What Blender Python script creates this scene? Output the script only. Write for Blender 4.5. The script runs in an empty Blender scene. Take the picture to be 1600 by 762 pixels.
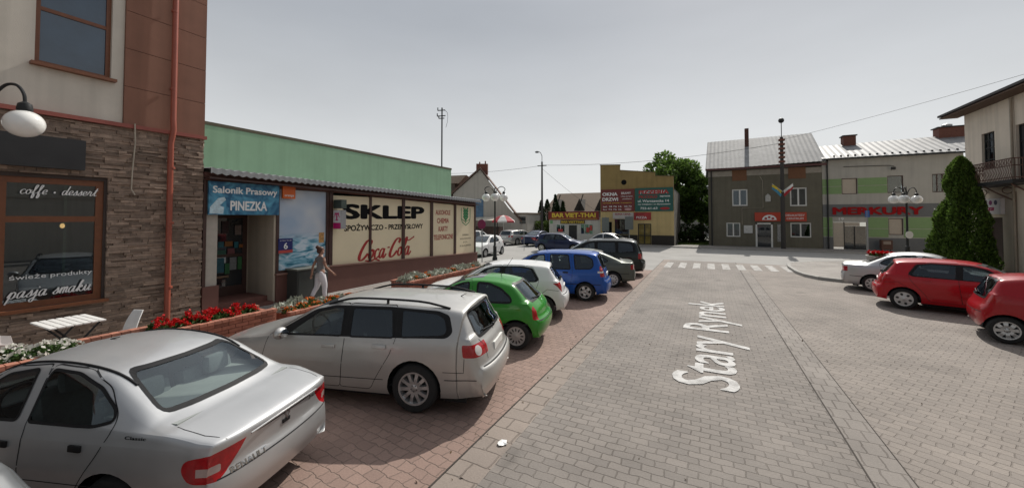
import bpy, bmesh, math, random
from math import pi, sin, cos, radians
from mathutils import Vector, Matrix, noise as mnoise
from mathutils.bvhtree import BVHTree
random.seed(7)
R = random.Random(11)
SC = bpy.context.scene
COL = SC.collection
# ------------------------------------------------------------------ camera, sky, sun, exposure
YAW = math.atan(305/600)
cd = bpy.data.cameras.new('camera'); cam = bpy.data.objects.new('camera', cd); COL.objects.link(cam)
cam.location = (0, 0, 2.5); cam.rotation_euler = (radians(91.5), 0, YAW)
cd.sensor_width = 36; cd.lens = 13.5; cd.shift_y = -(381-324)/1600; cd.clip_start = .05; cd.clip_end = 3000
SC.camera = cam
SUN_EL, SUN_AZ = 44, 5
w = bpy.data.worlds.new('World'); SC.world = w; w.use_nodes = True
nt = w.node_tree; bg = nt.nodes['Background']
sky = nt.nodes.new('ShaderNodeTexSky'); sky.sky_type = 'NISHITA'; sky.sun_disc = False
sky.sun_elevation = radians(SUN_EL); sky.sun_rotation = radians(SUN_AZ); sky.dust_density = 1.6; sky.air_density = 1.0; sky.ozone_density = 1.0; sky.altitude = 100
hs = nt.nodes.new('ShaderNodeHueSaturation'); hs.inputs['Saturation'].default_value = .45; hs.inputs['Value'].default_value = 1
nt.links.new(sky.outputs[0], hs.inputs['Color'])
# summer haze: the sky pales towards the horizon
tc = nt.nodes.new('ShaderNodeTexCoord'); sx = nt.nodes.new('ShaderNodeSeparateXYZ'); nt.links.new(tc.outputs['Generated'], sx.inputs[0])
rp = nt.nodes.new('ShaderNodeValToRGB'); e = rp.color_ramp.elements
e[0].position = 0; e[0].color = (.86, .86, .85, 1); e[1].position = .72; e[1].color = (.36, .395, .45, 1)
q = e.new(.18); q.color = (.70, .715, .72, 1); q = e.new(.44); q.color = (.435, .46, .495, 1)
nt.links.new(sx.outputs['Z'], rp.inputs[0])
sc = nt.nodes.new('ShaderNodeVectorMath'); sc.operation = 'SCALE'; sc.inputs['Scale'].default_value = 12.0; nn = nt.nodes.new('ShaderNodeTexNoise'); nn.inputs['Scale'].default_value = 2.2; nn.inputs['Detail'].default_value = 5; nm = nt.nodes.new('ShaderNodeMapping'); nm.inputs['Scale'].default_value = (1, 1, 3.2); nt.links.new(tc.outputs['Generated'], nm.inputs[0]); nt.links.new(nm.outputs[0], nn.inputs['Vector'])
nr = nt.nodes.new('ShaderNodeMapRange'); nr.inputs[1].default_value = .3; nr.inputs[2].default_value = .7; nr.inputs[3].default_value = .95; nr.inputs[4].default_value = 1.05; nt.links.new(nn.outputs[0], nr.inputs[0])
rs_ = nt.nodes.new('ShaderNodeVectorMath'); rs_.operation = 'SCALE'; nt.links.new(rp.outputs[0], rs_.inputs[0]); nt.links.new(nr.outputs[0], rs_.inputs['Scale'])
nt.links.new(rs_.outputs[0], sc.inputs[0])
# glow added above the view to lift ambient light; far side of sky dimmed
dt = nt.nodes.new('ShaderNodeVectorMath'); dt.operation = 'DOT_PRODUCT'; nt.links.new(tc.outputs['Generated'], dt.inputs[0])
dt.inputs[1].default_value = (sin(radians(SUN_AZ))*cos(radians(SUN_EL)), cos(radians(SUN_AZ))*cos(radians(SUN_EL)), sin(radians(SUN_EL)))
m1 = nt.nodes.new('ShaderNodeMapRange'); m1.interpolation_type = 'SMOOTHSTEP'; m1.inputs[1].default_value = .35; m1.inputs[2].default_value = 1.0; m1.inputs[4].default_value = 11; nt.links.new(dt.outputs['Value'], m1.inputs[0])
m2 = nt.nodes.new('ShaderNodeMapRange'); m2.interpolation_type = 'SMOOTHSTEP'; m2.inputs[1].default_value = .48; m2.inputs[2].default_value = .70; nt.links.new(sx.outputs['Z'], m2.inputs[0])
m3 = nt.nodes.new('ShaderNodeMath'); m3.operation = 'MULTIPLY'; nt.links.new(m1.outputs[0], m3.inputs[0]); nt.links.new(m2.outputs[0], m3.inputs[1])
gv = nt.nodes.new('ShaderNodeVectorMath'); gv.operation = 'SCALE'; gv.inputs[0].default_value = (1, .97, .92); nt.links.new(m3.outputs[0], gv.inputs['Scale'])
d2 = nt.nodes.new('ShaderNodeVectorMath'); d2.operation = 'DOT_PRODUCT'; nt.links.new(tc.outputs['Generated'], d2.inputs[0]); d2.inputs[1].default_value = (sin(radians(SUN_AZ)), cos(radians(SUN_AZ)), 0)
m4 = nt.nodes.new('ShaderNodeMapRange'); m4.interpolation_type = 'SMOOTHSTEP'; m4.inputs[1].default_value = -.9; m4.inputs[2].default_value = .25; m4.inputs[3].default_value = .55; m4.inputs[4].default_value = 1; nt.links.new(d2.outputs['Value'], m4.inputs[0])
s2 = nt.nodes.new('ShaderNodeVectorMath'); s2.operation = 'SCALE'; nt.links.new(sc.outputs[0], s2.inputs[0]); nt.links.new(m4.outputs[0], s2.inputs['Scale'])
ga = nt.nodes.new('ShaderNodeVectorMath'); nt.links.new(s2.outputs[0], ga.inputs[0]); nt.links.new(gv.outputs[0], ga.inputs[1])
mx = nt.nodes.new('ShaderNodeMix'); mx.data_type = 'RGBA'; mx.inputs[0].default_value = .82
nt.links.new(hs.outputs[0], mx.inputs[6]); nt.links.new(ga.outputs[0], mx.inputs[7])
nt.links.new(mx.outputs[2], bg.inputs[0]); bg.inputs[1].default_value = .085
sl = bpy.data.lights.new('sun', 'SUN'); so = bpy.data.objects.new('sun', sl); COL.objects.link(so)
sl.energy = 3.9; sl.angle = radians(.5); sl.color = (1, .95, .87)
el, az = radians(SUN_EL), radians(SUN_AZ)
sd = Vector((sin(az)*cos(el), cos(az)*cos(el), sin(el)))
so.rotation_euler = sd.to_track_quat('Z', 'Y').to_euler(); so.location = (0, 0, 40)
vs = SC.view_settings; vs.view_transform = 'Standard'; vs.look = 'None'; vs.gamma = 1; vs.exposure = 0; vs.use_curve_mapping = False

# ------------------------------------------------------------------ materials
MATS = {}
def nmat(name):
    m = bpy.data.materials.new(name); m.use_nodes = True
    n = m.node_tree.nodes; return m, n, m.node_tree.links, n['Principled BSDF']
def M(name, col=(.5, .5, .5), rough=.6, metal=0, var=.12, scale=6, bump=0, bscale=60, coat=0, emit=0, island=0, spec=.5, dirt=0, streak=0):
    if name in MATS: return MATS[name]
    m, n, l, p = nmat(name)
    p.inputs['Roughness'].default_value = rough; p.inputs['Metallic'].default_value = metal
    p.inputs['Coat Weight'].default_value = coat; p.inputs['Coat Roughness'].default_value = .04
    p.inputs['Specular IOR Level'].default_value = spec
    c = (*col, 1); p.inputs['Base Color'].default_value = c
    if var or island:
        tc = n.new('ShaderNodeTexCoord'); nz = n.new('ShaderNodeTexNoise'); nz.inputs['Scale'].default_value = scale; nz.inputs['Detail'].default_value = 6
        nz.inputs['Roughness'].default_value = .65
        l.new(tc.outputs['Object'], nz.inputs['Vector'])
        mr = n.new('ShaderNodeMapRange'); mr.inputs[1].default_value = .25; mr.inputs[2].default_value = .75
        mr.inputs[3].default_value = 1-var; mr.inputs[4].default_value = 1+var
        l.new(nz.outputs[0], mr.inputs[0]); fac = mr.outputs[0]
        if island:
            g = n.new('ShaderNodeNewGeometry'); mi = n.new('ShaderNodeMapRange'); mi.inputs[3].default_value = 1-island; mi.inputs[4].default_value = 1+island
            l.new(g.outputs['Random Per Island'], mi.inputs[0]); mm = n.new('ShaderNodeMath'); mm.operation = 'MULTIPLY'
            l.new(fac, mm.inputs[0]); l.new(mi.outputs[0], mm.inputs[1]); fac = mm.outputs[0]
        if streak:
            mp = n.new('ShaderNodeMapping'); mp.inputs['Scale'].default_value = (4.5, 4.5, .22); l.new(tc.outputs['Object'], mp.inputs[0]); ns = n.new('ShaderNodeTexNoise'); ns.inputs['Scale'].default_value = 1; ns.inputs['Detail'].default_value = 5; l.new(mp.outputs[0], ns.inputs['Vector'])
            ms = n.new('ShaderNodeMapRange'); ms.inputs[1].default_value = .45; ms.inputs[2].default_value = .75; ms.inputs[3].default_value = 1.03; ms.inputs[4].default_value = 1-streak; l.new(ns.outputs[0], ms.inputs[0])
            mq = n.new('ShaderNodeMath'); mq.operation = 'MULTIPLY'; l.new(fac, mq.inputs[0]); l.new(ms.outputs[0], mq.inputs[1]); fac = mq.outputs[0]
        vm = n.new('ShaderNodeVectorMath'); vm.operation = 'SCALE'; vm.inputs[0].default_value = col
        l.new(fac, vm.inputs['Scale']); l.new(vm.outputs[0], p.inputs['Base Color'])
        if dirt:
            mr2 = n.new('ShaderNodeMapRange'); mr2.inputs[3].default_value = rough-dirt; mr2.inputs[4].default_value = rough+dirt
            l.new(nz.outputs[0], mr2.inputs[0]); l.new(mr2.outputs[0], p.inputs['Roughness'])
    if bump:
        tc2 = n.new('ShaderNodeTexCoord'); n2 = n.new('ShaderNodeTexNoise'); n2.inputs['Scale'].default_value = bscale; n2.inputs['Detail'].default_value = 4
        l.new(tc2.outputs['Object'], n2.inputs['Vector']); b = n.new('ShaderNodeBump'); b.inputs['Strength'].default_value = bump; b.inputs['Distance'].default_value = .01
        l.new(n2.outputs[0], b.inputs['Height']); l.new(b.outputs[0], p.inputs['Normal'])
    if emit:
        p.inputs['Emission Color'].default_value = c; p.inputs['Emission Strength'].default_value = emit
    MATS[name] = m; return m
def glass(name, tint=(.5, .55, .54), refl=1.0, rough=.01):
    if name in MATS: return MATS[name]
    m, n, l, p = nmat(name); n.remove(p); out = n['Material Output']
    t = n.new('ShaderNodeBsdfTransparent'); t.inputs[0].default_value = (*tint, 1)
    g = n.new('ShaderNodeBsdfGlossy'); g.inputs['Roughness'].default_value = rough; g.inputs[0].default_value = (.82, .92, 1, 1)
    f = n.new('ShaderNodeFresnel'); f.inputs[0].default_value = 1.5
    mm = n.new('ShaderNodeMath'); mm.operation = 'MULTIPLY_ADD'; mm.inputs[1].default_value = refl; mm.inputs[2].default_value = .05; mm.use_clamp = True
    mx = n.new('ShaderNodeMixShader'); l.new(f.outputs[0], mm.inputs[0]); l.new(mm.outputs[0], mx.inputs[0])
    l.new(t.outputs[0], mx.inputs[1]); l.new(g.outputs[0], mx.inputs[2]); l.new(mx.outputs[0], out.inputs[0])
    MATS[name] = m; return m
def pavers(name, c1, c2, cm, bw=.24, rh=.13, mort=.012, rot=0, wob=.012, stain=.18, ragged=1):
    m, n, l, p = nmat(name)
    tc = n.new('ShaderNodeTexCoord'); mp = n.new('ShaderNodeMapping'); mp.inputs['Rotation'].default_value = (0, 0, rot)
    l.new(tc.outputs['Object'], mp.inputs[0])
    nz = n.new('ShaderNodeTexNoise'); nz.inputs['Scale'].default_value = 7; nz.inputs['Detail'].default_value = 2; l.new(mp.outputs[0], nz.inputs['Vector'])
    vs_ = n.new('ShaderNodeVectorMath'); vs_.operation = 'SUBTRACT'; vs_.inputs[1].default_value = (.5, .5, .5); l.new(nz.outputs['Color'], vs_.inputs[0])
    vm = n.new('ShaderNodeVectorMath'); vm.operation = 'SCALE'; vm.inputs['Scale'].default_value = wob*4; l.new(vs_.outputs[0], vm.inputs[0])
    va = n.new('ShaderNodeVectorMath'); l.new(mp.outputs[0], va.inputs[0]); l.new(vm.outputs[0], va.inputs[1])
    br = n.new('ShaderNodeTexBrick'); br.inputs['Scale'].default_value = 1; br.inputs['Brick Width'].default_value = bw; br.inputs['Row Height'].default_value = rh
    br.inputs['Mortar Size'].default_value = mort; br.inputs['Mortar Smooth'].default_value = .6; br.inputs['Bias'].default_value = 0
    br.squash = 1; br.offset = .5; br.inputs['Color1'].default_value = (*c1, 1); br.inputs['Color2'].default_value = (*c2, 1); br.inputs['Mortar'].default_value = (*cm, 1)
    l.new(va.outputs[0], br.inputs['Vector'])
    # joints are filled with sand here and there
    n4 = n.new('ShaderNodeTexNoise'); n4.inputs['Scale'].default_value = 1.1; n4.inputs['Detail'].default_value = 5; l.new(tc.outputs['Object'], n4.inputs['Vector'])
    mc = n.new('ShaderNodeMix'); mc.data_type = 'RGBA'; mrj = n.new('ShaderNodeMapRange'); mrj.inputs[1].default_value = .35; mrj.inputs[2].default_value = .7
    l.new(n4.outputs[0], mrj.inputs[0]); l.new(mrj.outputs[0], mc.inputs[0]); mc.inputs[6].default_value = (*cm, 1); mc.inputs[7].default_value = (*[v*.7+.3*w_ for v, w_ in zip(c1, cm)], 1)
    l.new(mc.outputs[2], br.inputs['Mortar'])
    n2 = n.new('ShaderNodeTexNoise'); n2.inputs['Scale'].default_value = .55; n2.inputs['Detail'].default_value = 8; n2.inputs['Roughness'].default_value = .6; l.new(tc.outputs['Object'], n2.inputs['Vector'])
    mr = n.new('ShaderNodeMapRange'); mr.inputs[1].default_value = .3; mr.inputs[2].default_value = .7; mr.inputs[3].default_value = 1-stain; mr.inputs[4].default_value = 1+stain; l.new(n2.outputs[0], mr.inputs[0])
    n3 = n.new('ShaderNodeTexNoise'); n3.inputs['Scale'].default_value = 45; n3.inputs['Detail'].default_value = 4; l.new(tc.outputs['Object'], n3.inputs['Vector'])
    mr3 = n.new('ShaderNodeMapRange'); mr3.inputs[3].default_value = .82; mr3.inputs[4].default_value = 1.18; l.new(n3.outputs[0], mr3.inputs[0])
    mu0 = n.new('ShaderNodeMath'); mu0.operation = 'MULTIPLY'; l.new(mr.outputs[0], mu0.inputs[0]); l.new(mr3.outputs[0], mu0.inputs[1])
    n6 = n.new('ShaderNodeTexNoise'); n6.inputs['Scale'].default_value = .9; n6.inputs['Detail'].default_value = 3; n6.inputs['Distortion'].default_value = .6; l.new(tc.outputs['Object'], n6.inputs['Vector'])
    m6 = n.new('ShaderNodeMapRange'); m6.interpolation_type = 'SMOOTHSTEP'; m6.inputs[1].default_value = .62; m6.inputs[2].default_value = .74; m6.inputs[3].default_value = 1; m6.inputs[4].default_value = .70; l.new(n6.outputs[0], m6.inputs[0])
    mu = n.new('ShaderNodeMath'); mu.operation = 'MULTIPLY'; l.new(mu0.outputs[0], mu.inputs[0]); l.new(m6.outputs[0], mu.inputs[1])
    v2 = n.new('ShaderNodeVectorMath'); v2.operation = 'SCALE'; l.new(br.outputs['Color'], v2.inputs[0]); l.new(mu.outputs[0], v2.inputs['Scale'])
    l.new(v2.outputs[0], p.inputs['Base Color']); p.inputs['Roughness'].default_value = .8; p.inputs['Specular IOR Level'].default_value = .3
    b = n.new('ShaderNodeBump'); b.inputs['Strength'].default_value = .7; b.inputs['Distance'].default_value = .012; b.invert = True
    ad = n.new('ShaderNodeMath'); ad.operation = 'MULTIPLY_ADD'; ad.inputs[1].default_value = .35; l.new(n3.outputs[0], ad.inputs[0]); l.new(br.outputs['Fac'], ad.inputs[2])
    l.new(ad.outputs[0], b.inputs['Height']); l.new(b.outputs[0], p.inputs['Normal'])
    MATS[name] = m; return m

# ------------------------------------------------------------------ mesh helpers
def link(name, me, mats=(), parent=None):
    o = bpy.data.objects.new(name, me); COL.objects.link(o)
    for m in (mats if isinstance(mats, (list, tuple)) else [mats]):
        if m: me.materials.append(m)
    if parent: o.parent = parent
    return o
class MB:
    def __init__(s): s.bm = bmesh.new(); s.mi = 0
    def _f(s, vs):
        try:
            f = s.bm.faces.new(vs); f.material_index = s.mi; return f
        except ValueError: return None
    def poly(s, pts): return s._f([s.bm.verts.new(p) for p in pts])
    def box(s, x0, x1, y0, y1, z0, z1, bev=0):
        if x0 > x1: x0, x1 = x1, x0
        if y0 > y1: y0, y1 = y1, y0
        if z0 > z1: z0, z1 = z1, z0
        v = [s.bm.verts.new((x, y, z)) for z in (z0, z1) for y in (y0, y1) for x in (x0, x1)]
        fs = [s._f([v[i] for i in q]) for q in ((0, 2, 3, 1), (4, 5, 7, 6), (0, 1, 5, 4), (2, 6, 7, 3), (0, 4, 6, 2), (1, 3, 7, 5))]
        if bev:
            es = list({e for f in fs for e in f.edges})
            r = bmesh.ops.bevel(s.bm, geom=es, offset=bev, segments=2, affect='EDGES', profile=.6)
            for f in r['faces']: f.material_index = s.mi
        return s
    def hexa(s, b, t):           # bottom 4 and top 4 points, same winding (ccw from above)
        vb = [s.bm.verts.new(p) for p in b]; vt = [s.bm.verts.new(p) for p in t]; n = len(b)
        s._f(vb[::-1]); s._f(vt)
        for i in range(n): s._f([vb[i], vb[(i+1) % n], vt[(i+1) % n], vt[i]])
        return s
    def tube(s, pts, r, n=8, cap=True):
        pts = [Vector(p) for p in pts]; rs = r if isinstance(r, (list, tuple)) else [r]*len(pts); rings = []
        up = None
        for i, p in enumerate(pts):
            d = (pts[min(i+1, len(pts)-1)]-pts[max(i-1, 0)]).normalized()
            if up is None or abs(up.dot(d)) > .98: up = Vector((0, 0, 1)) if abs(d.z) < .9 else Vector((1, 0, 0))
            a = d.cross(up).normalized(); b = a.cross(d).normalized(); up = b
            rings.append([s.bm.verts.new(p+(a*cos(2*pi*k/n)+b*sin(2*pi*k/n))*rs[i]) for k in range(n)])
        for A, B in zip(rings, rings[1:]):
            for k in range(n): s._f([A[k], A[(k+1) % n], B[(k+1) % n], B[k]])
        if cap: s._f(rings[0][::-1]); s._f(rings[-1])
        return s
    def lathe(s, prof, n=24, axis='z', c=(0, 0, 0)):   # prof: (radius, height)
        c = Vector(c); rings = []
        for r, h in prof:
            ring = []
            for k in range(n):
                a = 2*pi*k/n; q = (r*cos(a), r*sin(a), h)
                if axis == 'y': q = (r*cos(a), h, r*sin(a))
                if axis == 'x': q = (h, r*cos(a), r*sin(a))
                ring.append(s.bm.verts.new(c+Vector(q)))
            rings.append(ring)
        for A, B in zip(rings, rings[1:]):
            for k in range(n): s._f([A[k], A[(k+1) % n], B[(k+1) % n], B[k]])
        if prof[0][0] > .0005: s._f(rings[0][::-1])
        if prof[-1][0] > .0005: s._f(rings[-1])
        return s
    def ell(s, c, r, n=16, m=10, rot=None):
        mt = Matrix.Translation(c) @ (rot.to_4x4() if rot else Matrix()) @ Matrix.Diagonal((*r, 1))
        q = bmesh.ops.create_uvsphere(s.bm, u_segments=n, v_segments=m, radius=1, matrix=mt)
        for v in q['verts']:
            for f in v.link_faces: f.material_index = s.mi
        return s
    def prism(s, pts, y0, y1):   # outline in (x, z), between depths y0 < y1
        A = [s.bm.verts.new((p[0], y0, p[1])) for p in pts]; B = [s.bm.verts.new((p[0], y1, p[1])) for p in pts]; n = len(pts)
        s._f(A); s._f(B[::-1])
        for i in range(n): s._f([A[i], B[i], B[(i+1) % n], A[(i+1) % n]])
        return s
    def slab(s, pts, z0, z1):    # outline in (x, y)
        return s.hexa([(p[0], p[1], z0) for p in pts], [(p[0], p[1], z1) for p in pts])
    def xf(s, mtx): bmesh.ops.transform(s.bm, matrix=mtx, verts=s.bm.verts); return s
    def build(s, name, mats=(), parent=None, smooth=False, ang=35, norm=True):
        if norm: bmesh.ops.recalc_face_normals(s.bm, faces=s.bm.faces)
        me = bpy.data.meshes.new(name); s.bm.to_mesh(me); s.bm.free()
        if smooth:
            me.polygons.foreach_set('use_smooth', [True]*len(me.polygons)); me.set_sharp_from_angle(angle=radians(ang))
        return link(name, me, mats, parent)
def thing(name, label, cat, loc=(0, 0, 0), rz=0, group=None):
    o = bpy.data.objects.new(name, None); COL.objects.link(o); o.empty_display_size = .2
    o.location = loc; o.rotation_euler = (0, 0, rz); tag(o, label, cat, group); return o
def tag(o, label, cat, group=None):
    o['label'] = label; o['category'] = cat
    if group: o['group'] = group
    return o
def struct(o): o['kind'] = 'structure'; return o
def copy_tree(o, parent=None, label=None):
    c = o.copy(); COL.objects.link(c)
    if parent: c.parent = parent
    if label: c['label'] = label
    for ch in list(o.children): copy_tree(ch, c)
    return c
def cr(pts, n=6, closed=False):  # Catmull-Rom through 2D/3D points
    P = [Vector(p) for p in pts]; out = []; N = len(P)
    rng = range(N) if closed else range(N-1)
    for i in rng:
        if closed: p0, p1, p2, p3 = P[i-1], P[i], P[(i+1) % N], P[(i+2) % N]
        else: p0, p1, p2, p3 = P[max(i-1, 0)], P[i], P[i+1], P[min(i+2, N-1)]
        for k in range(n):
            t = k/n
            out.append(.5*((2*p1)+(p2-p0)*t+(2*p0-5*p1+4*p2-p3)*t*t+(3*p1-p0-3*p2+p3)*t**3))
    if not closed: out.append(P[-1])
    return out
def stroke(mb, pts, w0, w1, y, n=5, org=(0, 0), sc=1, shear=0):  # pen stroke in the (x, z) plane, thicker on downstrokes
    Q = cr([(p[0]+shear*p[1], p[1]) for p in pts], n); L = []
    for i, p in enumerate(Q):
        d = Q[min(i+1, len(Q)-1)]-Q[max(i-1, 0)]
        d = d.normalized() if d.length > 1e-6 else Vector((1, 0))
        nn = Vector((-d.y, d.x)); ww = (w0+w1*d.y*d.y)*.5
        L.append((p+nn*ww, p-nn*ww))
    for (a, b), (c, d) in zip(L, L[1:]):
        mb.ny = getattr(mb, 'ny', 0)+2.5e-5; mb.poly([(org[0]+q.x*sc, y-mb.ny, org[1]+q.y*sc) for q in (a, b, d, c)])
def text(name, s, mat, x0, x1, z0, z1, y, parent, bold=0, shear=0, ext=.004, xdir=1):
    c = bpy.data.curves.new('t', 'FONT'); c.body = s; c.size = 1; c.shear = shear; c.extrude = 0; c.resolution_u = 3
    o = bpy.data.objects.new('t', c); COL.objects.link(o)
    bpy.context.view_layer.update(); me = bpy.data.meshes.new_from_object(o.evaluated_get(bpy.context.evaluated_depsgraph_get()))
    bpy.data.objects.remove(o); bpy.data.curves.remove(c)
    if bold:      # heavier strokes: shifted copies, each a hair prouder than the last
        b = bmesh.new(); sh = [(0, 0), (1, 0), (-1, 0), (0, .8), (0, -.8), (.7, .6), (-.7, .6), (.7, -.6), (-.7, -.6)]
        for k, (ax, ay) in enumerate(sh):
            m2 = me.copy()
            for v in m2.vertices: v.co = (v.co.x+ax*bold, v.co.y+ay*bold, k*.001)
            b.from_mesh(m2); bpy.data.meshes.remove(m2)
        b.to_mesh(me); b.free()
    xs = [v.co.x for v in me.vertices]; ys = [v.co.y for v in me.vertices]
    a, b, e, f = min(xs), max(xs), min(ys), max(ys)
    for v in me.vertices:
        v.co = (x0+(v.co.x-a)/(b-a)*(x1-x0), y-v.co.z*.4, z0+(v.co.y-e)/(f-e)*(z1-z0))
    bm = bmesh.new(); bm.from_mesh(me)
    for fc in bm.faces:
        if fc.normal.y > 0: fc.normal_flip()
    bm.to_mesh(me); bm.free(); me.name = name
    return link(name, me, mat, parent)
CUR = {'c': ([[(.38, .42), (.25, .5), (.08, .35), (.08, .12), (.22, 0), (.42, .1)]], .42),
 'o': ([[(.3, .48), (.1, .4), (.06, .15), (.2, 0), (.36, .12), (.36, .38), (.24, .48), (.34, .36), (.5, .42)]], .48),
 'f': ([[(0, .1), (.2, .5), (.32, .9), (.24, 1), (.16, .8), (.14, .2), (.12, -.35), (.22, -.4), (.26, -.1), (.18, .05), (.4, .12)]], .4),
 'e': ([[(0, .1), (.28, .25), (.34, .42), (.22, .5), (.08, .35), (.08, .12), (.2, 0), (.42, .1)]], .42),
 'd': ([[(.36, .4), (.2, .5), (.06, .3), (.1, .02), (.25, .05), (.38, .4), (.5, 1)], [(.5, 1), (.4, .3), (.42, .02), (.55, .1)]], .55),
 's': ([[(0, .08), (.2, .35), (.26, .52), (.3, .3), (.28, .05), (.12, 0), (.06, .1)], [(.28, .05), (.42, .12)]], .4),
 'r': ([[(0, .08), (.12, .35), (.16, .55), (.2, .44), (.34, .46), (.3, .15), (.36, 0), (.5, .1)]], .48),
 't': ([[(0, .08), (.2, .5), (.3, .9)], [(.3, .9), (.2, .2), (.24, 0), (.42, .1)], [(.08, .6), (.42, .64)]], .4),
 'p': ([[(0, .1), (.15, .5), (.1, 0), (.02, -.45)], [(.14, .35), (.28, .5), (.4, .35), (.34, .05), (.2, 0), (.12, .1)], [(.34, .05), (.5, .1)]], .5),
 'a': ([[(.38, .42), (.22, .5), (.06, .3), (.1, .02), (.24, .04), (.38, .45)], [(.4, .5), (.36, .1), (.42, 0), (.56, .1)]], .54),
 'j': ([[(0, .1), (.2, .5)], [(.2, .5), (.12, -.3), (0, -.42), (-.08, -.25), (.3, .1)], [(.24, .7), (.26, .76)]], .32),
 'm': ([[(0, .1), (.1, .5), (.08, 0)], [(.08, .2), (.2, .48), (.28, .45), (.26, 0)], [(.26, .2), (.38, .48), (.46, .45), (.44, .04), (.58, .1)]], .56),
 'k': ([[(0, .1), (.2, .6), (.28, .95), (.18, .8), (.1, 0)], [(.12, .25), (.3, .5), (.34, .36), (.16, .27), (.34, 0), (.5, .1)]], .48),
 'u': ([[(0, .1), (.12, .5), (.1, .1), (.2, 0), (.36, .3), (.4, .5)], [(.4, .5), (.38, .08), (.44, 0), (.56, .1)]], .54),
 '.': ([[(.22, .15), (.25, .33)]], .5), ' ': ([], .35)}
def script_text(name, s, mat, x0, x1, zbase, xh, y, parent, w0=.042, w1=.07):
    tot = sum(CUR[ch][1] for ch in s); sc = (x1-x0)/(tot+.1); mb = MB(); x = 0
    for ch in s:
        for st in CUR[ch][0]:
            big = 1.5 if ch == '.' else 1
            stroke(mb, [(p[0]+x, p[1]*(xh/sc*2)) for p in st], w0*big, w1*big, y, 5, (x0, zbase), sc, .25)
        x += CUR[ch][1]
    return mb.build(name, mat, parent, norm=False)
# ------------------------------------------------------------------ cars
BLACK = M('black_trim', (.012, .012, .013), .55, var=.2, spec=.25)
RUBBER = M('tyre_rubber', (.018, .018, .018), .85, var=.25, scale=20)
DARK = M('dark_underbody', (.008, .008, .008), .9, var=0)
GAP = M('panel_gap', (.012, .012, .014), .8, var=0)
CHROME = M('chrome', (.7, .7, .7), .12, 1, var=.03)
RIM = M('alloy', (.52, .52, .52), .35, .75, var=.08)
RIMD = M('wheel_well_dark', (.03, .03, .03), .6, var=.1)
REDL = M('tail_lamp_red', (.36, .006, .010), .18, coat=.35, var=.3, scale=26)
WHL = M('clear_lamp', (.62, .60, .58), .15, coat=1, var=.1)
CARGL = glass('car_glass', (.42, .47, .47), 1.0)
TINT = glass('tinted_car_glass', (.12, .145, .155), 1.1)
GREYIN = M('grey_upholstery', (.17, .19, .19), .9, var=.15, scale=30)
DARKIN = M('dark_upholstery', (.036, .04, .045), .85, var=.2)
PALEIN = M('pale_parcel_shelf', (.30, .32, .31), .9, var=.1)
PLATE = M('number_plate_white', (.75, .75, .72), .4, var=.04)
def paint(name, col, metal=0.0, rough=.32):
    return M(name, col, rough, metal, var=.045, scale=2.2, coat=.55, dirt=.05, spec=.25)
def roundpoly(pts, r=.05, n=4):
    out = []; N = len(pts)
    for i in range(N):
        p0, p1, p2 = Vector(pts[i-1]), Vector(pts[i]), Vector(pts[(i+1) % N])
        a, b = p0-p1, p2-p1; ra = min(r, a.length*.45); rb = min(r, b.length*.45)
        A, B = p1+a.normalized()*ra, p1+b.normalized()*rb
        for k in range(n+1):
            t = k/n; q = A*(1-t)**2+p1*2*t*(1-t)+B*t*t
            if not out or (q-out[-1]).length > .004: out.append(q)
    if (out[0]-out[-1]).length < .004: out.pop()
    return out
def inpoly(x, y, P):
    c = False; j = len(P)-1
    for i in range(len(P)):
        a, b = P[i], P[j]
        if (a[1] > y) != (b[1] > y) and x < (b[0]-a[0])*(y-a[1])/(b[1]-a[1])+a[0]: c = not c
        j = i
    return c
def lerpl(L, s):
    if s <= L[0][0]: return L[0][1]
    for a, b in zip(L, L[1:]):
        if s <= b[0]:
            t = (s-a[0])/(b[0]-a[0]); t = t*t*(3-2*t)*.5+t*.5; return a[1]+(b[1]-a[1])*t
    return L[-1][1]
def circ(c, r, n=26): return [Vector((c[0]+r*cos(2*pi*k/n), c[1]+r*sin(2*pi*k/n))) for k in range(n)]
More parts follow.
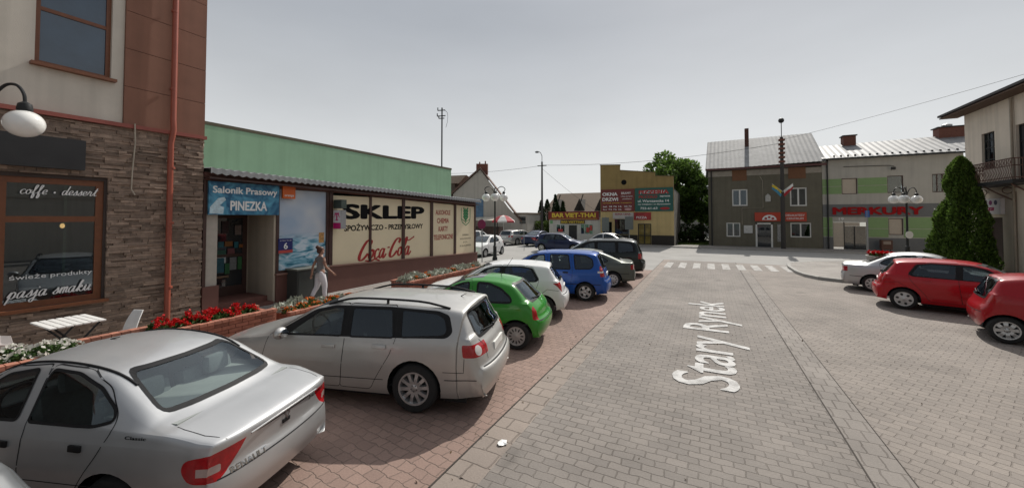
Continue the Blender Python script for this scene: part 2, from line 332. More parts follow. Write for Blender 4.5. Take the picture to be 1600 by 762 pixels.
class Car:
    def __init__(s, sp, res=.045):
        s.sp = sp; s.L, s.W, s.H = sp['L'], sp['W'], sp['H']; L, W = s.L, s.W/2
        top = cr(sp['top'], 8); pts = [top[0]]; acc = 0
        for a, b in zip(top, top[1:]):
            d = (b-a).length
            while acc+d >= res:
                t = (res-acc)/d; a = a.lerp(b, t); pts.append(a); d = (b-a).length; acc = 0
            acc += d
        pts.append(top[-1]); s.bm = bmesh.new(); s.lay = s.bm.faces.layers.int.new('lab'); rows = []
        nb = sp.get('nrow', 1)
        for q in pts:
            st, zt = q.x, q.y; w = W*lerpl(sp['plan'], st/L); zb = lerpl(sp.get('bot', [(0, .24), (.12, .2), (.85, .2), (1, .27)]), st/L)
            if zt < .56 and not .2 < st/L < .8: w *= 1-.13*((.56-zt)/.3)**2
            zb = min(zb, zt-.015); zs = min(lerpl(sp['belt'], st), zt-.012); gh = zt-zs
            hb = zs-zb; tum = sp.get('tum', .3); cdp = min(sp.get('crown', .055), gh*.6)
            A = (w-.075, zb); B = (w-.028, zb+.13*hb); C = (w, zb+.56*hb); C2 = (w-.012, zb+.86*hb); D = (w-.04, zs)
            E = (w-.055-tum*max(0, gh-.03)-.10*min(1, gh/.1)*.5, zt-cdp)
            F = (E[0]*.52, zt-cdp*.22); G = (0, zt)
            def lp(p, q_, t): return (p[0]+(q_[0]-p[0])*t, p[1]+(q_[1]-p[1])*t)
            rl = min(.09, .35*math.dist(D, E)+1e-4)/(math.dist(D, E)+1e-4); E1 = lp(E, D, rl); E3 = lp(E, F, .16); E2 = lp(lp(E1, E3, .5), E, .5)
            sec = []
            for (p, q_, nn) in ((A, B, 2), (B, C, 3), (C, C2, 3), (C2, D, 2), (D, E1, 7), (E1, E2, 1), (E2, E3, 1), (E3, F, 4), (F, G, 4)):
                for k in range(nn): sec.append(lp(p, q_, k/nn))
            sec.append(G); full = [(-y, z) for y, z in sec[:-1]]+[(y, z) for y, z in sec[::-1]]
            wf = max(0, 1-st/.75)**1.5; wr = max(0, 1-(L-st)/.75)**1.5; bf, brr = sp.get('bend', (.32, .2)); row = []
            for y, z in full:
                r = min(1, abs(y)/W); g = .45*r*r+.55*r**7
                row.append(s.bm.verts.new((L/2-st-bf*wf*g+brr*wr*g, y, z)))
            rows.append(row)
        for A_, B_ in zip(rows, rows[1:]):
            for k in range(len(A_)-1): s.bm.faces.new((A_[k], A_[k+1], B_[k+1], B_[k]))
        bmesh.ops.recalc_face_normals(s.bm, faces=s.bm.faces)
        if sum(f.normal.z for f in s.bm.faces if f.calc_center_median().z > .9*s.H) < 0: bmesh.ops.reverse_faces(s.bm, faces=s.bm.faces)
        s.bvh = BVHTree.FromBMesh(s.bm); s.labs = [('body', None, None, 0)]
    def prj(s, view):
        L = s.L
        return {'side': lambda c: (L/2-c.x, c.z), 'rear': lambda c: (c.y, c.z), 'front': lambda c: (c.y, c.z), 'top': lambda c: (L/2-c.x, c.y)}[view]
    def to3(s, view, p):
        return {'side': lambda: Vector((s.L/2-p[0], 0, p[1])), 'top': lambda: Vector((s.L/2-p[0], p[1], 0)), 'rear': lambda: Vector((0, p[0], p[1])), 'front': lambda: Vector((0, p[0], p[1]))}[view]()
    def ok(s, view, sg, f):
        c = f.calc_center_median(); n = f.normal
        if view == 'side': return c.y*sg > .18*s.W
        if view == 'rear': return c.x < 0 and n.x < .25 and (sg == 0 or c.y*sg > 0)
        if view == 'front': return c.x > 0 and n.x > -.25 and (sg == 0 or c.y*sg > 0)
        return n.z > .5
    def cut(s, conds, sg, name, mat, parent=None, assign=True):
        """conds: list of (view, polygon); faces inside all of them become one part"""
        for view, P in conds:
            pj = s.prj(view); dirv = {'side': Vector((0, 1, 0)), 'rear': Vector((1, 0, 0)), 'front': Vector((1, 0, 0)), 'top': Vector((0, 0, 1))}[view]
            x0, x1 = min(p[0] for p in P)-.06, max(p[0] for p in P)+.06; y0, y1 = min(p[1] for p in P)-.06, max(p[1] for p in P)+.06
            cand = set()
            for f in s.bm.faces:
                c = pj(f.calc_center_median())
                if x0 < c[0] < x1 and y0 < c[1] < y1 and s.ok(view, sg, f): cand.add(f)
            N = len(P)
            for i in range(N):
                a, b = P[i], P[(i+1) % N]; A3, B3 = s.to3(view, a), s.to3(view, b); no = (B3-A3).cross(dirv)
                if no.length < 1e-6: continue
                e = .002; lx, hx = min(a[0], b[0])-e, max(a[0], b[0])+e; ly, hy = min(a[1], b[1])-e, max(a[1], b[1])+e; sel = []
                for f in cand:
                    q = [pj(v.co) for v in f.verts]
                    if max(t[0] for t in q) >= lx and min(t[0] for t in q) <= hx and max(t[1] for t in q) >= ly and min(t[1] for t in q) <= hy: sel.append(f)
                if not sel: continue
                ed = {e_ for f in sel for e_ in f.edges}; ve = {v for f in sel for v in f.verts}
                r = bmesh.ops.bisect_plane(s.bm, geom=list(sel)+list(ed)+list(ve), dist=.0008, plane_co=A3, plane_no=no.normalized())
                cand = {f for f in cand if f.is_valid} | {f for f in r['geom'] if isinstance(f, bmesh.types.BMFace) and f.is_valid}
        if not assign: return
        s.labs.append((name, mat, parent, sg)); li = len(s.labs)-1
        pjs = [(s.prj(v), P, v) for v, P in conds]
        for f in s.bm.faces:
            c = f.calc_center_median()
            if all(s.ok(v, sg, f) and inpoly(*pj(c), P) for pj, P, v in pjs): f[s.lay] = li
        return li
    def hit(s, view, p, sg=1, off=.004):
        q = s.to3(view, p)
        o, d = {'side': (Vector((q.x, 3*sg, q.z)), Vector((0, -sg, 0))), 'rear': (Vector((-5, q.y, q.z)), Vector((1, 0, 0))), 'front': (Vector((5, q.y, q.z)), Vector((-1, 0, 0))), 'top': (Vector((q.x, q.y, 4)), Vector((0, 0, -1)))}[view]
        h = s.bvh.ray_cast(o, d)
        if h[0] is None: return None, None
        n = h[1] if h[1].dot(d) < 0 else -h[1]
        return h[0]+n*off, n
    def ribbon(s, mb, P, view, sg, wd, off=.004, closed=True):
        Q = []; N = len(P)
        for i in range(N if closed else N-1):
            a, b = Vector(P[i]), Vector(P[(i+1) % N]); k = max(1, int((b-a).length/.06))
            Q += [a.lerp(b, t/k) for t in range(k)]
        if not closed: Q.append(Vector(P[-1]))
        pr = []; N = len(Q)
        for i, p in enumerate(Q):
            d = (Q[(i+1) % N]-Q[i-1]) if closed else (Q[min(i+1, N-1)]-Q[max(i-1, 0)])
            if d.length < 1e-6: pr.append(None); continue
            d.normalize(); nn = Vector((-d.y, d.x))*wd/2
            a, b = s.hit(view, p+nn, sg, off)[0], s.hit(view, p-nn, sg, off)[0]
            pr.append((a, b) if a and b else None)
        for i in range(N if closed else N-1):
            A, B = pr[i], pr[(i+1) % N]
            if A and B and (A[0]-B[0]).length < .3: mb.poly([A[0], A[1], B[1], B[0]])
    def finish(s, root, pmat):
        bm = s.bm; bm.normal_update(); objs = {}
        groups = {}
        for f in bm.faces: groups.setdefault(f[s.lay], []).append(f)
        for li in sorted(groups):
            name, mat, par, sg = s.labs[li]
            if name == 'cutout': continue
            vm = {}; vs_, ns, fs = [], [], []
            for f in groups[li]:
                idx = []
                for v in f.verts:
                    if v not in vm: vm[v] = len(vs_); vs_.append(v.co.copy()); ns.append(v.normal.copy())
                    idx.append(vm[v])
                fs.append(idx)
            me = bpy.data.meshes.new(name); me.from_pydata(vs_, [], fs)
            me.polygons.foreach_set('use_smooth', [True]*len(me.polygons)); me.normals_split_custom_set_from_vertices(ns)
            p = objs.get(par, root) if par is not None else root
            objs[li] = link(name, me, mat or pmat, p)
        bm.free(); return objs
def wheel_mesh(r, style):
    key = (r, style)
    if key in WM: return WM[key]
    t = MB(); w_ = .10; rr = r*.66
    t.lathe([(rr, -w_), (r-.03, -w_), (r-.006, -w_*.75), (r, -w_*.4), (r, w_*.4), (r-.006, w_*.75), (r-.03, w_), (rr+.012, w_+.004), (rr, w_-.01), (rr, -w_)], 36, 'y')
    tm = t.build('wheel', [RUBBER], None, True); me1 = tm.data; bpy.data.objects.remove(tm)
    b = MB(); b.mi = 1; b.lathe([(.0, .01), (rr, .01)], 32, 'y'); b.mi = 0
    b.lathe([(rr, -.06), (rr+.006, .088), (rr+.004, .1), (rr-.018, .098), (rr-.03, .05), (rr-.03, -.05)], 36, 'y')
    kind, n = style
    if kind == 'spoke':
        b.lathe([(.0, .085), (.05, .083), (.065, .07), (.065, .02)], 20, 'y')
        wd0, wd1 = (.030, .020) if n >= 9 else (.05, .04) if n == 5 else (.035, .03)
        for k in range(n):
            a = 2*pi*k/n+.2; ca, sa = cos(a), sin(a)
            q = []
            for rad, wd, y in ((.04, wd0, .08), (rr*.55, wd1, .088), (rr-.012, wd1*1.25, .078)):
                q.append([(rad*ca-wd*sa, y, rad*sa+wd*ca), (rad*ca+wd*sa, y, rad*sa-wd*ca), (rad*ca+wd*sa*1.3, y-.05, rad*sa-wd*ca*1.3), (rad*ca-wd*sa*1.3, y-.05, rad*sa+wd*ca*1.3)])
            for A, B in zip(q, q[1:]):
                for i in range(4): b.poly([A[i], A[(i+1) % 4], B[(i+1) % 4], B[i]])
        b.mi = 1
        for k in range(5):
            a = 2*pi*k/5; b.lathe([(.0, .0895), (.008, .0885), (.008, .07)], 8, 'y', (.043*cos(a), 0, .043*sin(a)))
    else:                       # hub cap with slots
        b.lathe([(.0, .098), (.03, .097), (.06, .088), (rr*.62, .092), (rr-.02, .086), (rr-.006, .07)], 32, 'y')
        b.mi = 1
        for k in range(n):
            a = 2*pi*(k+.5)/n; ca, sa = cos(a), sin(a); sw = .5*pi*rr/n*.62
            ring = []
            for j in range(10):
                t_ = 2*pi*j/10; rad = rr*.68+rr*.19*cos(t_); tg = sw*sin(t_); ring.append((rad*ca-tg*sa, .0945, rad*sa+tg*ca))
            b.poly(ring)
    rm = b.build('rim', [RIM, RIMD], None, True, 40, False); me2 = rm.data; bpy.data.objects.remove(rm)
    WM[key] = (me1, me2); return WM[key]
WM = {}
def rbox(mb, c, sz, bev=.04, rot=0):
    t = MB(); t.box(-sz[0]/2, sz[0]/2, -sz[1]/2, sz[1]/2, -sz[2]/2, sz[2]/2, bev); t.xf(Matrix.Translation(c) @ Matrix.Rotation(rot, 4, 'Y'))
    me = bpy.data.meshes.new('x'); t.bm.to_mesh(me); t.bm.free(); mb.bm.from_mesh(me); bpy.data.meshes.remove(me)
def make_car(sp, label, cat, pmat, contact, hd, side, group=None, det=2, rim=('cap', 8), gl=None, intr=None, name='parked_car', rot=0, ctr=None):
    L, W = sp['L'], sp['W']; h = radians(hd); yw = W/2-.13
    root = thing(name, label, cat, group=group)
    off = Vector((L/2-sp['wh'][1], yw*(1 if side == 'L' else -1))) if ctr is None else Vector((0, 0))
    c = Vector(contact)-Vector((off.x*cos(h)-off.y*sin(h), off.x*sin(h)+off.y*cos(h)))
    root.scale = (sp.get('sc', .92),)*3; root.location = (c.x, c.y, sp.get('z', 0)); root.rotation_euler = (0, 0, h)
    gl = gl or CARGL; intr = intr or DARKIN; r = sp['r']
    C = Car(sp, {3: .035, 2: .045, 1: .07}[det]); tl, gl_ = [], []
    def rib(lst, *a): m = MB(); C.ribbon(m, *a); lst.append(m)
    if sp.get('low'):
        z = sp['low']
        for sg in (1, -1): C.cut([('side', [Vector((-.1, 0)), Vector((L+.1, 0)), Vector((L+.1, z)), Vector((-.1, z))])], sg, 'lower_trim', BLACK)
    doors = []
    for k, P in enumerate(sp['doors']):
        if k == 1: P = [p-Vector((.022, 0)) if i < 3 else p for i, p in enumerate(P)]
        for sg in (1, -1):
            P_ = roundpoly(P, .06); doors.append((C.cut([('side', P_)], sg, 'door', None), P_, sg)); rib(gl_, P_, 'side', sg, .008 if det > 1 else .014, .0015)
    for P in sp.get('dlo', []):
        for sg in (1, -1): C.cut([('side', roundpoly(P, .05))], sg, 'window_trim', BLACK)
    for k, (P, dk) in enumerate(sp['win']):
        for sg in (1, -1):
            P_ = roundpoly(P, .045); par = None
            if dk is not None: par = [d[0] for d in doors if d[2] == sg][dk]
            C.cut([('side', P_)], sg, 'side_window', sp.get('wg', {}).get(k, gl), par); rib(tl, P_, 'side', sg, sp.get('fw', .03), .005)
    for view in ('rear', 'front'):
        P_ = roundpoly(sp[view], .07); bxl = sp.get('rs', L*.55) if view == 'rear' else 0
        lim = [Vector((bxl, 0)), Vector((L+1, 0)), Vector((L+1, 3)), Vector((bxl, 3))] if view == 'rear' else [Vector((-1, .3)), Vector((L*.52, .3)), Vector((L*.52, 3)), Vector((-1, 3))]
        C.cut([(view, P_)], 0, 'rear_window' if view == 'rear' else 'windscreen', gl if view == 'front' else sp.get('rg', gl)); rib(tl, P_, view, 1, sp.get('rfw', .035), .005)
    for (nm, mt, conds) in sp['lamps']:
        for sg in (1, -1):
            cc = [(v, [Vector((p[0]*(sg if v in ('rear', 'front') else 1), p[1])) for p in P]) for v, P in conds]
            C.cut(cc, sg, nm, mt)
    for (nm, mt, view, P) in sp.get('extra', []): C.cut([(view, roundpoly(P, .05))], 0, nm, mt)
    for sx in sp['wh']:
        for sg in (1, -1):
            P = circ((sx, r), r+.055); C.cut([('side', P)], sg, 'cutout', None)
    for (view, P, wd) in sp.get('gaps', []):
        for sg in ((1, -1) if view == 'side' else (1,)): rib(gl_, P, view, sg, wd, .002, False)
    # fittings placed on the body surface
    fit = []
    for (view, P, sz, nm, mt) in sp.get('fit', []):
        for sg in ((1, -1) if view == 'side' else (1,)):
            p, n = C.hit(view, P, sg, 0)
            if p: fit.append((view, sg, p, n, sz, nm, mt, P))
    bvh = C.bvh; objs = C.finish(root, pmat)
    for m in tl: m.build('window_frame', BLACK, root, norm=False)
    for m in gl_:
        if len(m.bm.faces): m.build('panel_gap', GAP, root, norm=False)
    for view, sg, p, n, sz, nm, mt, P in fit:
        mb = MB(); mb.box(-sz[0]/2, sz[0]/2, -sz[1]/2, sz[1]/2, -sz[2]/2, sz[2]/2, min(sz)*.35)
        zx = n.normalized(); tx = Vector((1, 0, 0)) if view == 'side' else Vector((0, 1, 0)); tx = (tx-zx*tx.dot(zx)).normalized(); ty = zx.cross(tx)
        mb.xf(Matrix.Translation(p+n*sz[2]*.3) @ Matrix((tx, ty, zx)).transposed().to_4x4())
        par = root
        if nm == 'door_handle':
            for d in doors:
                if d[2] == sg and inpoly(P[0], P[1], d[1]) and d[0] in objs: par = objs[d[0]]
        mb.build(nm, mt or pmat, par, True)
    # underbody and wheel arches
    u = MB(); x0, x1 = -L/2+.38, L/2-.3
    wf_, wr_ = L/2-sp['wh'][0], L/2-sp['wh'][1]; a = r+.09
    for xa, xb in ((x0, wr_-a), (wr_+a, wf_-a), (wf_+a, x1)):
        if xb-xa > .08: u.box(xa, xb, -W/2+.13, W/2-.13, .17, .42)
    u.box(x0+.12, x1-.12, -W/2+.34, W/2-.34, .19, .60)
    for xa in (wr_, wf_):
        for sg in (1, -1):
            ring = []
            for k in range(17):
                t = pi*k/16; ring.append((xa+(r+.052)*cos(t), r+(r+.052)*sin(t)))
            for p, q in zip(ring, ring[1:]): u.poly([(p[0], sg*(W/2-.09), p[1]), (q[0], sg*(W/2-.09), q[1]), (q[0], sg*(W/2-.36), q[1]), (p[0], sg*(W/2-.36), p[1])])
            u.poly([(p[0], sg*(W/2-.36), p[1]) for p in ring])
    u.build('underbody', DARK, root, norm=False)
    m1, m2 = wheel_mesh(r, rim)
    for sx in sp['wh']:
        for sg in (1, -1):
            o = link('wheel', m1, (), root); o.location = (L/2-sx, sg*yw, r); o.rotation_euler = (0, 0, 0 if sg > 0 else pi)
            q = link('rim', m2, (), o)
            if sx == sp['wh'][1]: o.rotation_euler.y = .3
    if det >= 1:                # cabin
        bz = sp['belt'][2][1]; sx0 = L/2-sp['cab'][0]; cabf, cabr = sp['cab']
        f = MB(); f.box(L/2-cabr, L/2-cabf+.3, -W/2+.16, W/2-.16, .3, .42); f.build('cabin_floor', DARKIN, root)
        d = MB(); rbox(d, (L/2-cabf-.1, 0, bz-.12), (.5, W-.34, .24), .06); d.build('dashboard', DARKIN, root)
        rr = sp['rows']
        for k, sx in enumerate(rr):
            for sy in (.36, -.36):
                m = MB(); xx = L/2-sx
                rbox(m, (xx+.22, sy, .52), (.5, .48, .2), .05)
                rbox(m, (xx-.06, sy, .82), (.16, .46 if k == 0 else .6, .62), .06, .2 if k == 0 else .25)
                rbox(m, (xx-.16, sy, 1.17 if k == 0 else 1.13), (.11, .26, .2), .05, .1)
                m.build('seat', intr, root, True)
        sw = MB(); ring = [(L/2-cabf-.42+.09*sin(t_)*.8, .36+.185*cos(t_), bz+.02+.17*sin(t_)) for t_ in [2*pi*k/20 for k in range(21)]]
        sw.tube(ring, .016, 6); sw.tube([ring[0], ring[10]], .014, 5); sw.build('steering_wheel', BLACK, root, True)
        if 'shelf' in sp:
            a_, b_, z_ = sp['shelf']; q = MB(); q.box(L/2-b_, L/2-a_, -W/2+.2, W/2-.2, z_-.02, z_); q.build('parcel_shelf', sp.get('shm', DARKIN), root)
    if det >= 2 or sp.get('mir'):
        mx, mz = sp['mirror']
        for sg in (1, -1):
            p, n = Vector((L/2-mx, sg*(W/2-.05), mz)), None
            m = MB(); m.ell((p.x, sg*(W/2+.09), mz+.03), (.075, .115, .085), 14, 10); m.tube([(p.x+.03, sg*(W/2-.12), mz-.03), (p.x+.01, sg*(W/2+.03), mz)], .025, 6)
            o = m.build('wing_mirror', sp.get('mirm') or pmat, root, True)
            g = MB(); g.ell((p.x-.06, sg*(W/2+.09), mz+.03), (.02, .1, .07), 12, 8); g.build('mirror_glass', CHROME, o, True)
    for fn in sp.get('more', []): fn(root, bvh, sp, pmat)
    return root
V2 = lambda *a: [Vector(p) for p in a]
def rect(a, b, c, d): return V2((a, c), (b, c), (b, d), (a, d))
def aerial(sx, h=.35, lean=-.25, y=0):
    def f(root, bvh, sp, pm):
        x = sp['L']/2-sx; q = bvh.ray_cast(Vector((x, y, 4)), Vector((0, 0, -1)))[0]
        MB().tube([q, q+Vector((lean, 0, h))], [.008, .004], 6).build('aerial', BLACK, root, True)
    return f
def wiper(y0, y1, z, zt):
    def f(root, bvh, sp, pm):
        pts = []
        for k in range(7):
            t = k/6; h = bvh.ray_cast(Vector((-5, y0+(y1-y0)*t, z+(zt-z)*t)), Vector((1, 0, 0)))[0]
            if h: pts.append(h+Vector((-.02, 0, .008)))
        m = MB(); m.tube(pts, .009, 6); m.ell(pts[0], (.03, .03, .03), 10, 8); m.build('rear_wiper', BLACK, root, True)
    return f
def rails(s0, s1, y=.6):
    def f(root, bvh, sp, pm):
        for sg in (1, -1):
            pts = []
            for k in range(13):
                t = k/12; x = sp['L']/2-(s0+(s1-s0)*t); q = bvh.ray_cast(Vector((x, sg*y, 4)), Vector((0, 0, -1)))[0]
                pts.append(q+Vector((0, 0, .055*min(1, 5*t, 5*(1-t))+.004)))
            m = MB(); m.tube(pts, .017, 7); x = pts[6]; m.tube([x, x-Vector((0, 0, .06))], .02, 6); m.build('roof_rail', BLACK, root, True)
    return f
def plate(z, col=None, w=.52):
    def f(root, bvh, sp, pm):
        h = bvh.ray_cast(Vector((-5, 0, z)), Vector((1, 0, 0)))[0]
        m = MB(); m.box(h.x-.012, h.x+.02, -w/2, w/2, z-.055, z+.055); m.build('number_plate', PLATE, root)
    return f
def badge(s_, y0, y1, z0, z1, view='rear', mat=None):
    def f(root, bvh, sp, pm):
        o = text('badge_lettering', s_, mat or CHROME, 0, 1, 0, 1, 0, root, .02)
        for v in o.data.vertices:
            a, b = v.co.x, v.co.z
            if view == 'rear':          # reads left to right seen from behind: left is +y
                y, z = y0+(y1-y0)*a, z0+(z1-z0)*b; h = bvh.ray_cast(Vector((-5, y, z)), Vector((1, 0, 0)))[0]
                if h: v.co = h+Vector((-.004, 0, 0))
            else:
                x, z = sp['L']/2-(y0+(y1-y0)*a), z0+(z1-z0)*b; h = bvh.ray_cast(Vector((x, 3, z)), Vector((0, -1, 0)))[0]
                if h: v.co = h+Vector((0, .004, 0))
    return f
PLAN = [(0, .86), (.06, .90), (.2, .975), (.35, 1), (.72, 1), (.88, .97), (.96, .93), (1, .89)]
SEDAN = dict(L=4.40, W=1.70, H=1.42, r=.30, wh=(.80, 3.38), plan=PLAN, tum=.30, crown=.06,
  top=[(.05, .26), (0, .45), (.03, .62), (.15, .72), (.6, .83), (1.12, .93), (1.48, 1.18), (1.85, 1.38), (2.25, 1.455), (2.7, 1.45), (3.1, 1.38), (3.42, 1.22), (3.78, 1.03), (3.95, .99), (4.2, .955), (4.34, .925), (4.385, .89), (4.375, .78), (4.37, .66), (4.40, .60), (4.41, .44), (4.34, .27)],
  belt=[(0, .62), (.8, .80), (1.2, .88), (3.0, .985), (3.9, .97), (4.4, .89)],
  doors=[V2((1.22, .3), (1.2, .85), (1.92, 1.355), (2.40, 1.405), (2.47, .9), (2.42, .3)), V2((2.44, .3), (2.49, .9), (2.43, 1.405), (2.85, 1.385), (3.16, 1.27), (3.36, 1.08), (3.38, .98), (3.28, .8), (3.06, .5), (2.98, .3))],
  win=[(V2((1.42, .95), (1.94, 1.30), (2.28, 1.365), (2.34, .985)), 0), (V2((2.47, .985), (2.44, 1.37), (2.76, 1.355), (3.08, 1.26), (3.31, 1.12), (3.35, 1.04), (3.18, 1.0)), 1)],
  rear=V2((-.60, 1.055), (.60, 1.055), (.49, 1.345), (-.49, 1.345)), front=V2((-.66, .96), (.66, .96), (.53, 1.33), (-.53, 1.33)), fw=.024, rfw=.026,
  lamps=[('tail_light', REDL, [('side', roundpoly(V2((4.05, .70), (4.08, .79), (4.6, .87), (4.6, .585), (4.13, .60)), .07)), ('rear', roundpoly(V2((.44, .86), (1, .885), (1, .585), (.70, .59), (.60, .65), (.51, .75)), .04))]),
         ('reverse_light', M('pale_lamp_band', (.42, .32, .30), .2, coat=1), [('side', rect(4.18, 4.6, .655, .72)), ('rear', roundpoly(rect(.66, .82, .655, .72), .02))]),
         ('headlight', WHL, [('side', rect(-.1, .4, .58, .72)), ('front', rect(.4, 1, .58, .72))])],
  gaps=[('rear', V2((.36, .835), (0, .84), (-.36, .835)), .012), ('rear', V2((-.70, .6), (.70, .6)), .012), ('top', V2((3.87, .665), (3.95, .675), (4.15, .67), (4.32, .62)), .006), ('top', V2((3.87, -.665), (3.95, -.675), (4.15, -.67), (4.32, -.62)), .006), ('side', V2((.3, .48), (4.1, .54)), .008)],
  fit=[('side', (2.26, .80), (.125, .055, .022), 'door_handle', BLACK), ('side', (3.06, .83), (.125, .055, .022), 'door_handle', BLACK), ('rear', (0, .862), (.9, .016, .014), 'boot_trim', None), ('rear', (0, .755), (.10, .04, .012), 'boot_lock', BLACK)],
  cab=(1.25, 3.25), rows=(2.15, 3.0), shelf=(3.05, 3.85, 1.0), shm=PALEIN, mirror=(1.5, .93), low=.225,
  more=[])
WAGON = dict(L=4.77, W=1.82, H=1.5, r=.34, wh=(.94, 3.655), plan=PLAN, tum=.27, crown=.06, bend=(.32, .26),
  top=[(.05, .25), (0, .42), (.02, .60), (.12, .74), (.5, .86), (1.15, 1.0), (1.55, 1.19), (2.0, 1.40), (2.5, 1.485), (3.2, 1.495), (3.9, 1.47), (4.25, 1.44), (4.335, 1.42), (4.34, 1.37), (4.44, 1.2), (4.56, 1.0), (4.63, .9), (4.665, .78), (4.70, .68), (4.77, .62), (4.775, .45), (4.68, .24)],
  belt=[(0, .66), (.9, .88), (1.5, .955), (4.6, 1.04)],
  doors=[V2((1.30, .29), (1.2, .6), (1.3, .95), (1.98, 1.36), (2.3, 1.42), (2.55, 1.43), (2.58, .9), (2.52, .29)), V2((2.54, .29), (2.60, .9), (2.57, 1.43), (3.32, 1.43), (3.38, 1.02), (3.3, .8), (3.08, .45), (3.0, .29))],
  dlo=[V2((1.36, .965), (1.98, 1.325), (2.3, 1.395), (3.2, 1.41), (3.95, 1.38), (4.12, 1.33), (4.20, 1.12), (4.12, 1.045), (1.5, .96))],
  win=[(V2((1.62, .985), (2.05, 1.305), (2.32, 1.365), (2.47, 1.37), (2.52, 1.0)), 0), (V2((2.65, 1.0), (2.61, 1.375), (3.25, 1.38), (3.34, 1.02)), 1), (V2((3.45, 1.03), (3.40, 1.38), (3.92, 1.352), (4.06, 1.29), (4.12, 1.13), (4.06, 1.07)), None)],
  wg={1: TINT, 2: TINT}, rg=TINT, fw=.022,
  rear=V2((-.60, 1.02), (.60, 1.02), (.55, 1.36), (-.55, 1.36)), front=V2((-.70, 1.03), (.70, 1.03), (.56, 1.40), (-.56, 1.40)),
  lamps=[('tail_light', REDL, [('side', roundpoly(V2((4.36, .80), (4.34, .97), (4.9, .965), (4.9, .80)), .03)), ('rear', V2((.50, .965), (1, .97), (1, .80), (.50, .80)))]),
         ('reverse_light', WHL, [('rear', circ((.73, .88), .068, 20))]),
         ('headlight', WHL, [('side', rect(-.1, .5, .62, .74)), ('front', rect(.4, 1, .62, .74))])],
  gaps=[('rear', V2((-.72, .66), (.72, .66)), .014), ('rear', V2((.62, 1.0), (.56, .9), (.55, .72)), .01), ('rear', V2((-.62, 1.0), (-.56, .9), (-.55, .72)), .01), ('side', V2((4.08, .6), (4.37, .6), (4.38, .79)), .008), ('side', V2((1.3, .41), (3.2, .44)), .010), ('side', V2((4.1, .49), (4.55, .50)), .012)],
  fit=[('side', (2.34, .86), (.21, .055, .035), 'door_handle', None), ('side', (3.14, .895), (.21, .055, .035), 'door_handle', None)],
  cab=(1.4, 4.3), rows=(2.3, 3.25), mirror=(1.62, 1.0), low=.225, shelf=(3.5, 4.35, .98),
  more=[rails(2.15, 4.1, .62), aerial(4.05, .05, -.09), wiper(-.05, .42, 1.03, 1.07), plate(.80)])
MINI = dict(L=3.73, W=1.61, H=1.42, r=.285, wh=(.72, 3.15), plan=PLAN, tum=.30, crown=.07, bend=(.32, .24),
  top=[(.05, .25), (0, .42), (.02, .58), (.12, .70), (.5, .80), (1.0, .92), (1.35, 1.12), (1.7, 1.32), (2.1, 1.41), (2.55, 1.41), (2.9, 1.36), (3.06, 1.30), (3.3, 1.09), (3.5, .90), (3.6, .79), (3.64, .66), (3.73, .58), (3.735, .42), (3.66, .26)],
  belt=[(0, .6), (.8, .80), (1.3, .885), (3.6, .94)],
  doors=[V2((1.08, .28), (1.05, .8), (1.72, 1.30), (2.12, 1.36), (2.19, .9), (2.12, .28))],
  win=[(V2((1.3, .925), (1.75, 1.225), (1.95, 1.295), (2.05, 1.305), (2.08, .94)), 0), (V2((2.28, .94), (2.25, 1.31), (2.5, 1.30), (2.78, 1.21), (3.0, 1.05), (3.04, .97), (2.98, .945)), None)],
  rear=V2((-.54, .95), (.54, .95), (.47, 1.29), (-.47, 1.29)), front=V2((-.60, .95), (.60, .95), (.49, 1.32), (-.49, 1.32)), fw=.04,
  lamps=[('tail_light', REDL, [('side', roundpoly(V2((3.50, .62), (3.46, .90), (3.9, .90), (3.9, .62)), .04)), ('rear', rect(.60, 1, .6, .90))]), ('headlight', WHL, [('side', rect(-.1, .35, .56, .70)), ('front', rect(.4, 1, .56, .70))])],
  extra=[('sunroof', M('sunroof_glass', (.02, .022, .025), .1, coat=1), 'top', V2((1.78, -.38), (1.78, .38), (2.3, .38), (2.3, -.38)))],
  gaps=[('rear', V2((-.66, .60), (.66, .60)), .02), ('side', V2((.3, .5), (3.4, .53)), .03)], fit=[('side', (2.02, .82), (.13, .05, .03), 'door_handle', BLACK)],
  cab=(1.15, 3.2), rows=(1.95, 2.75), mirror=(1.32, .95), low=.225, more=[aerial(2.6, .4, -.28), wiper(0, .35, .96, 1.0)])
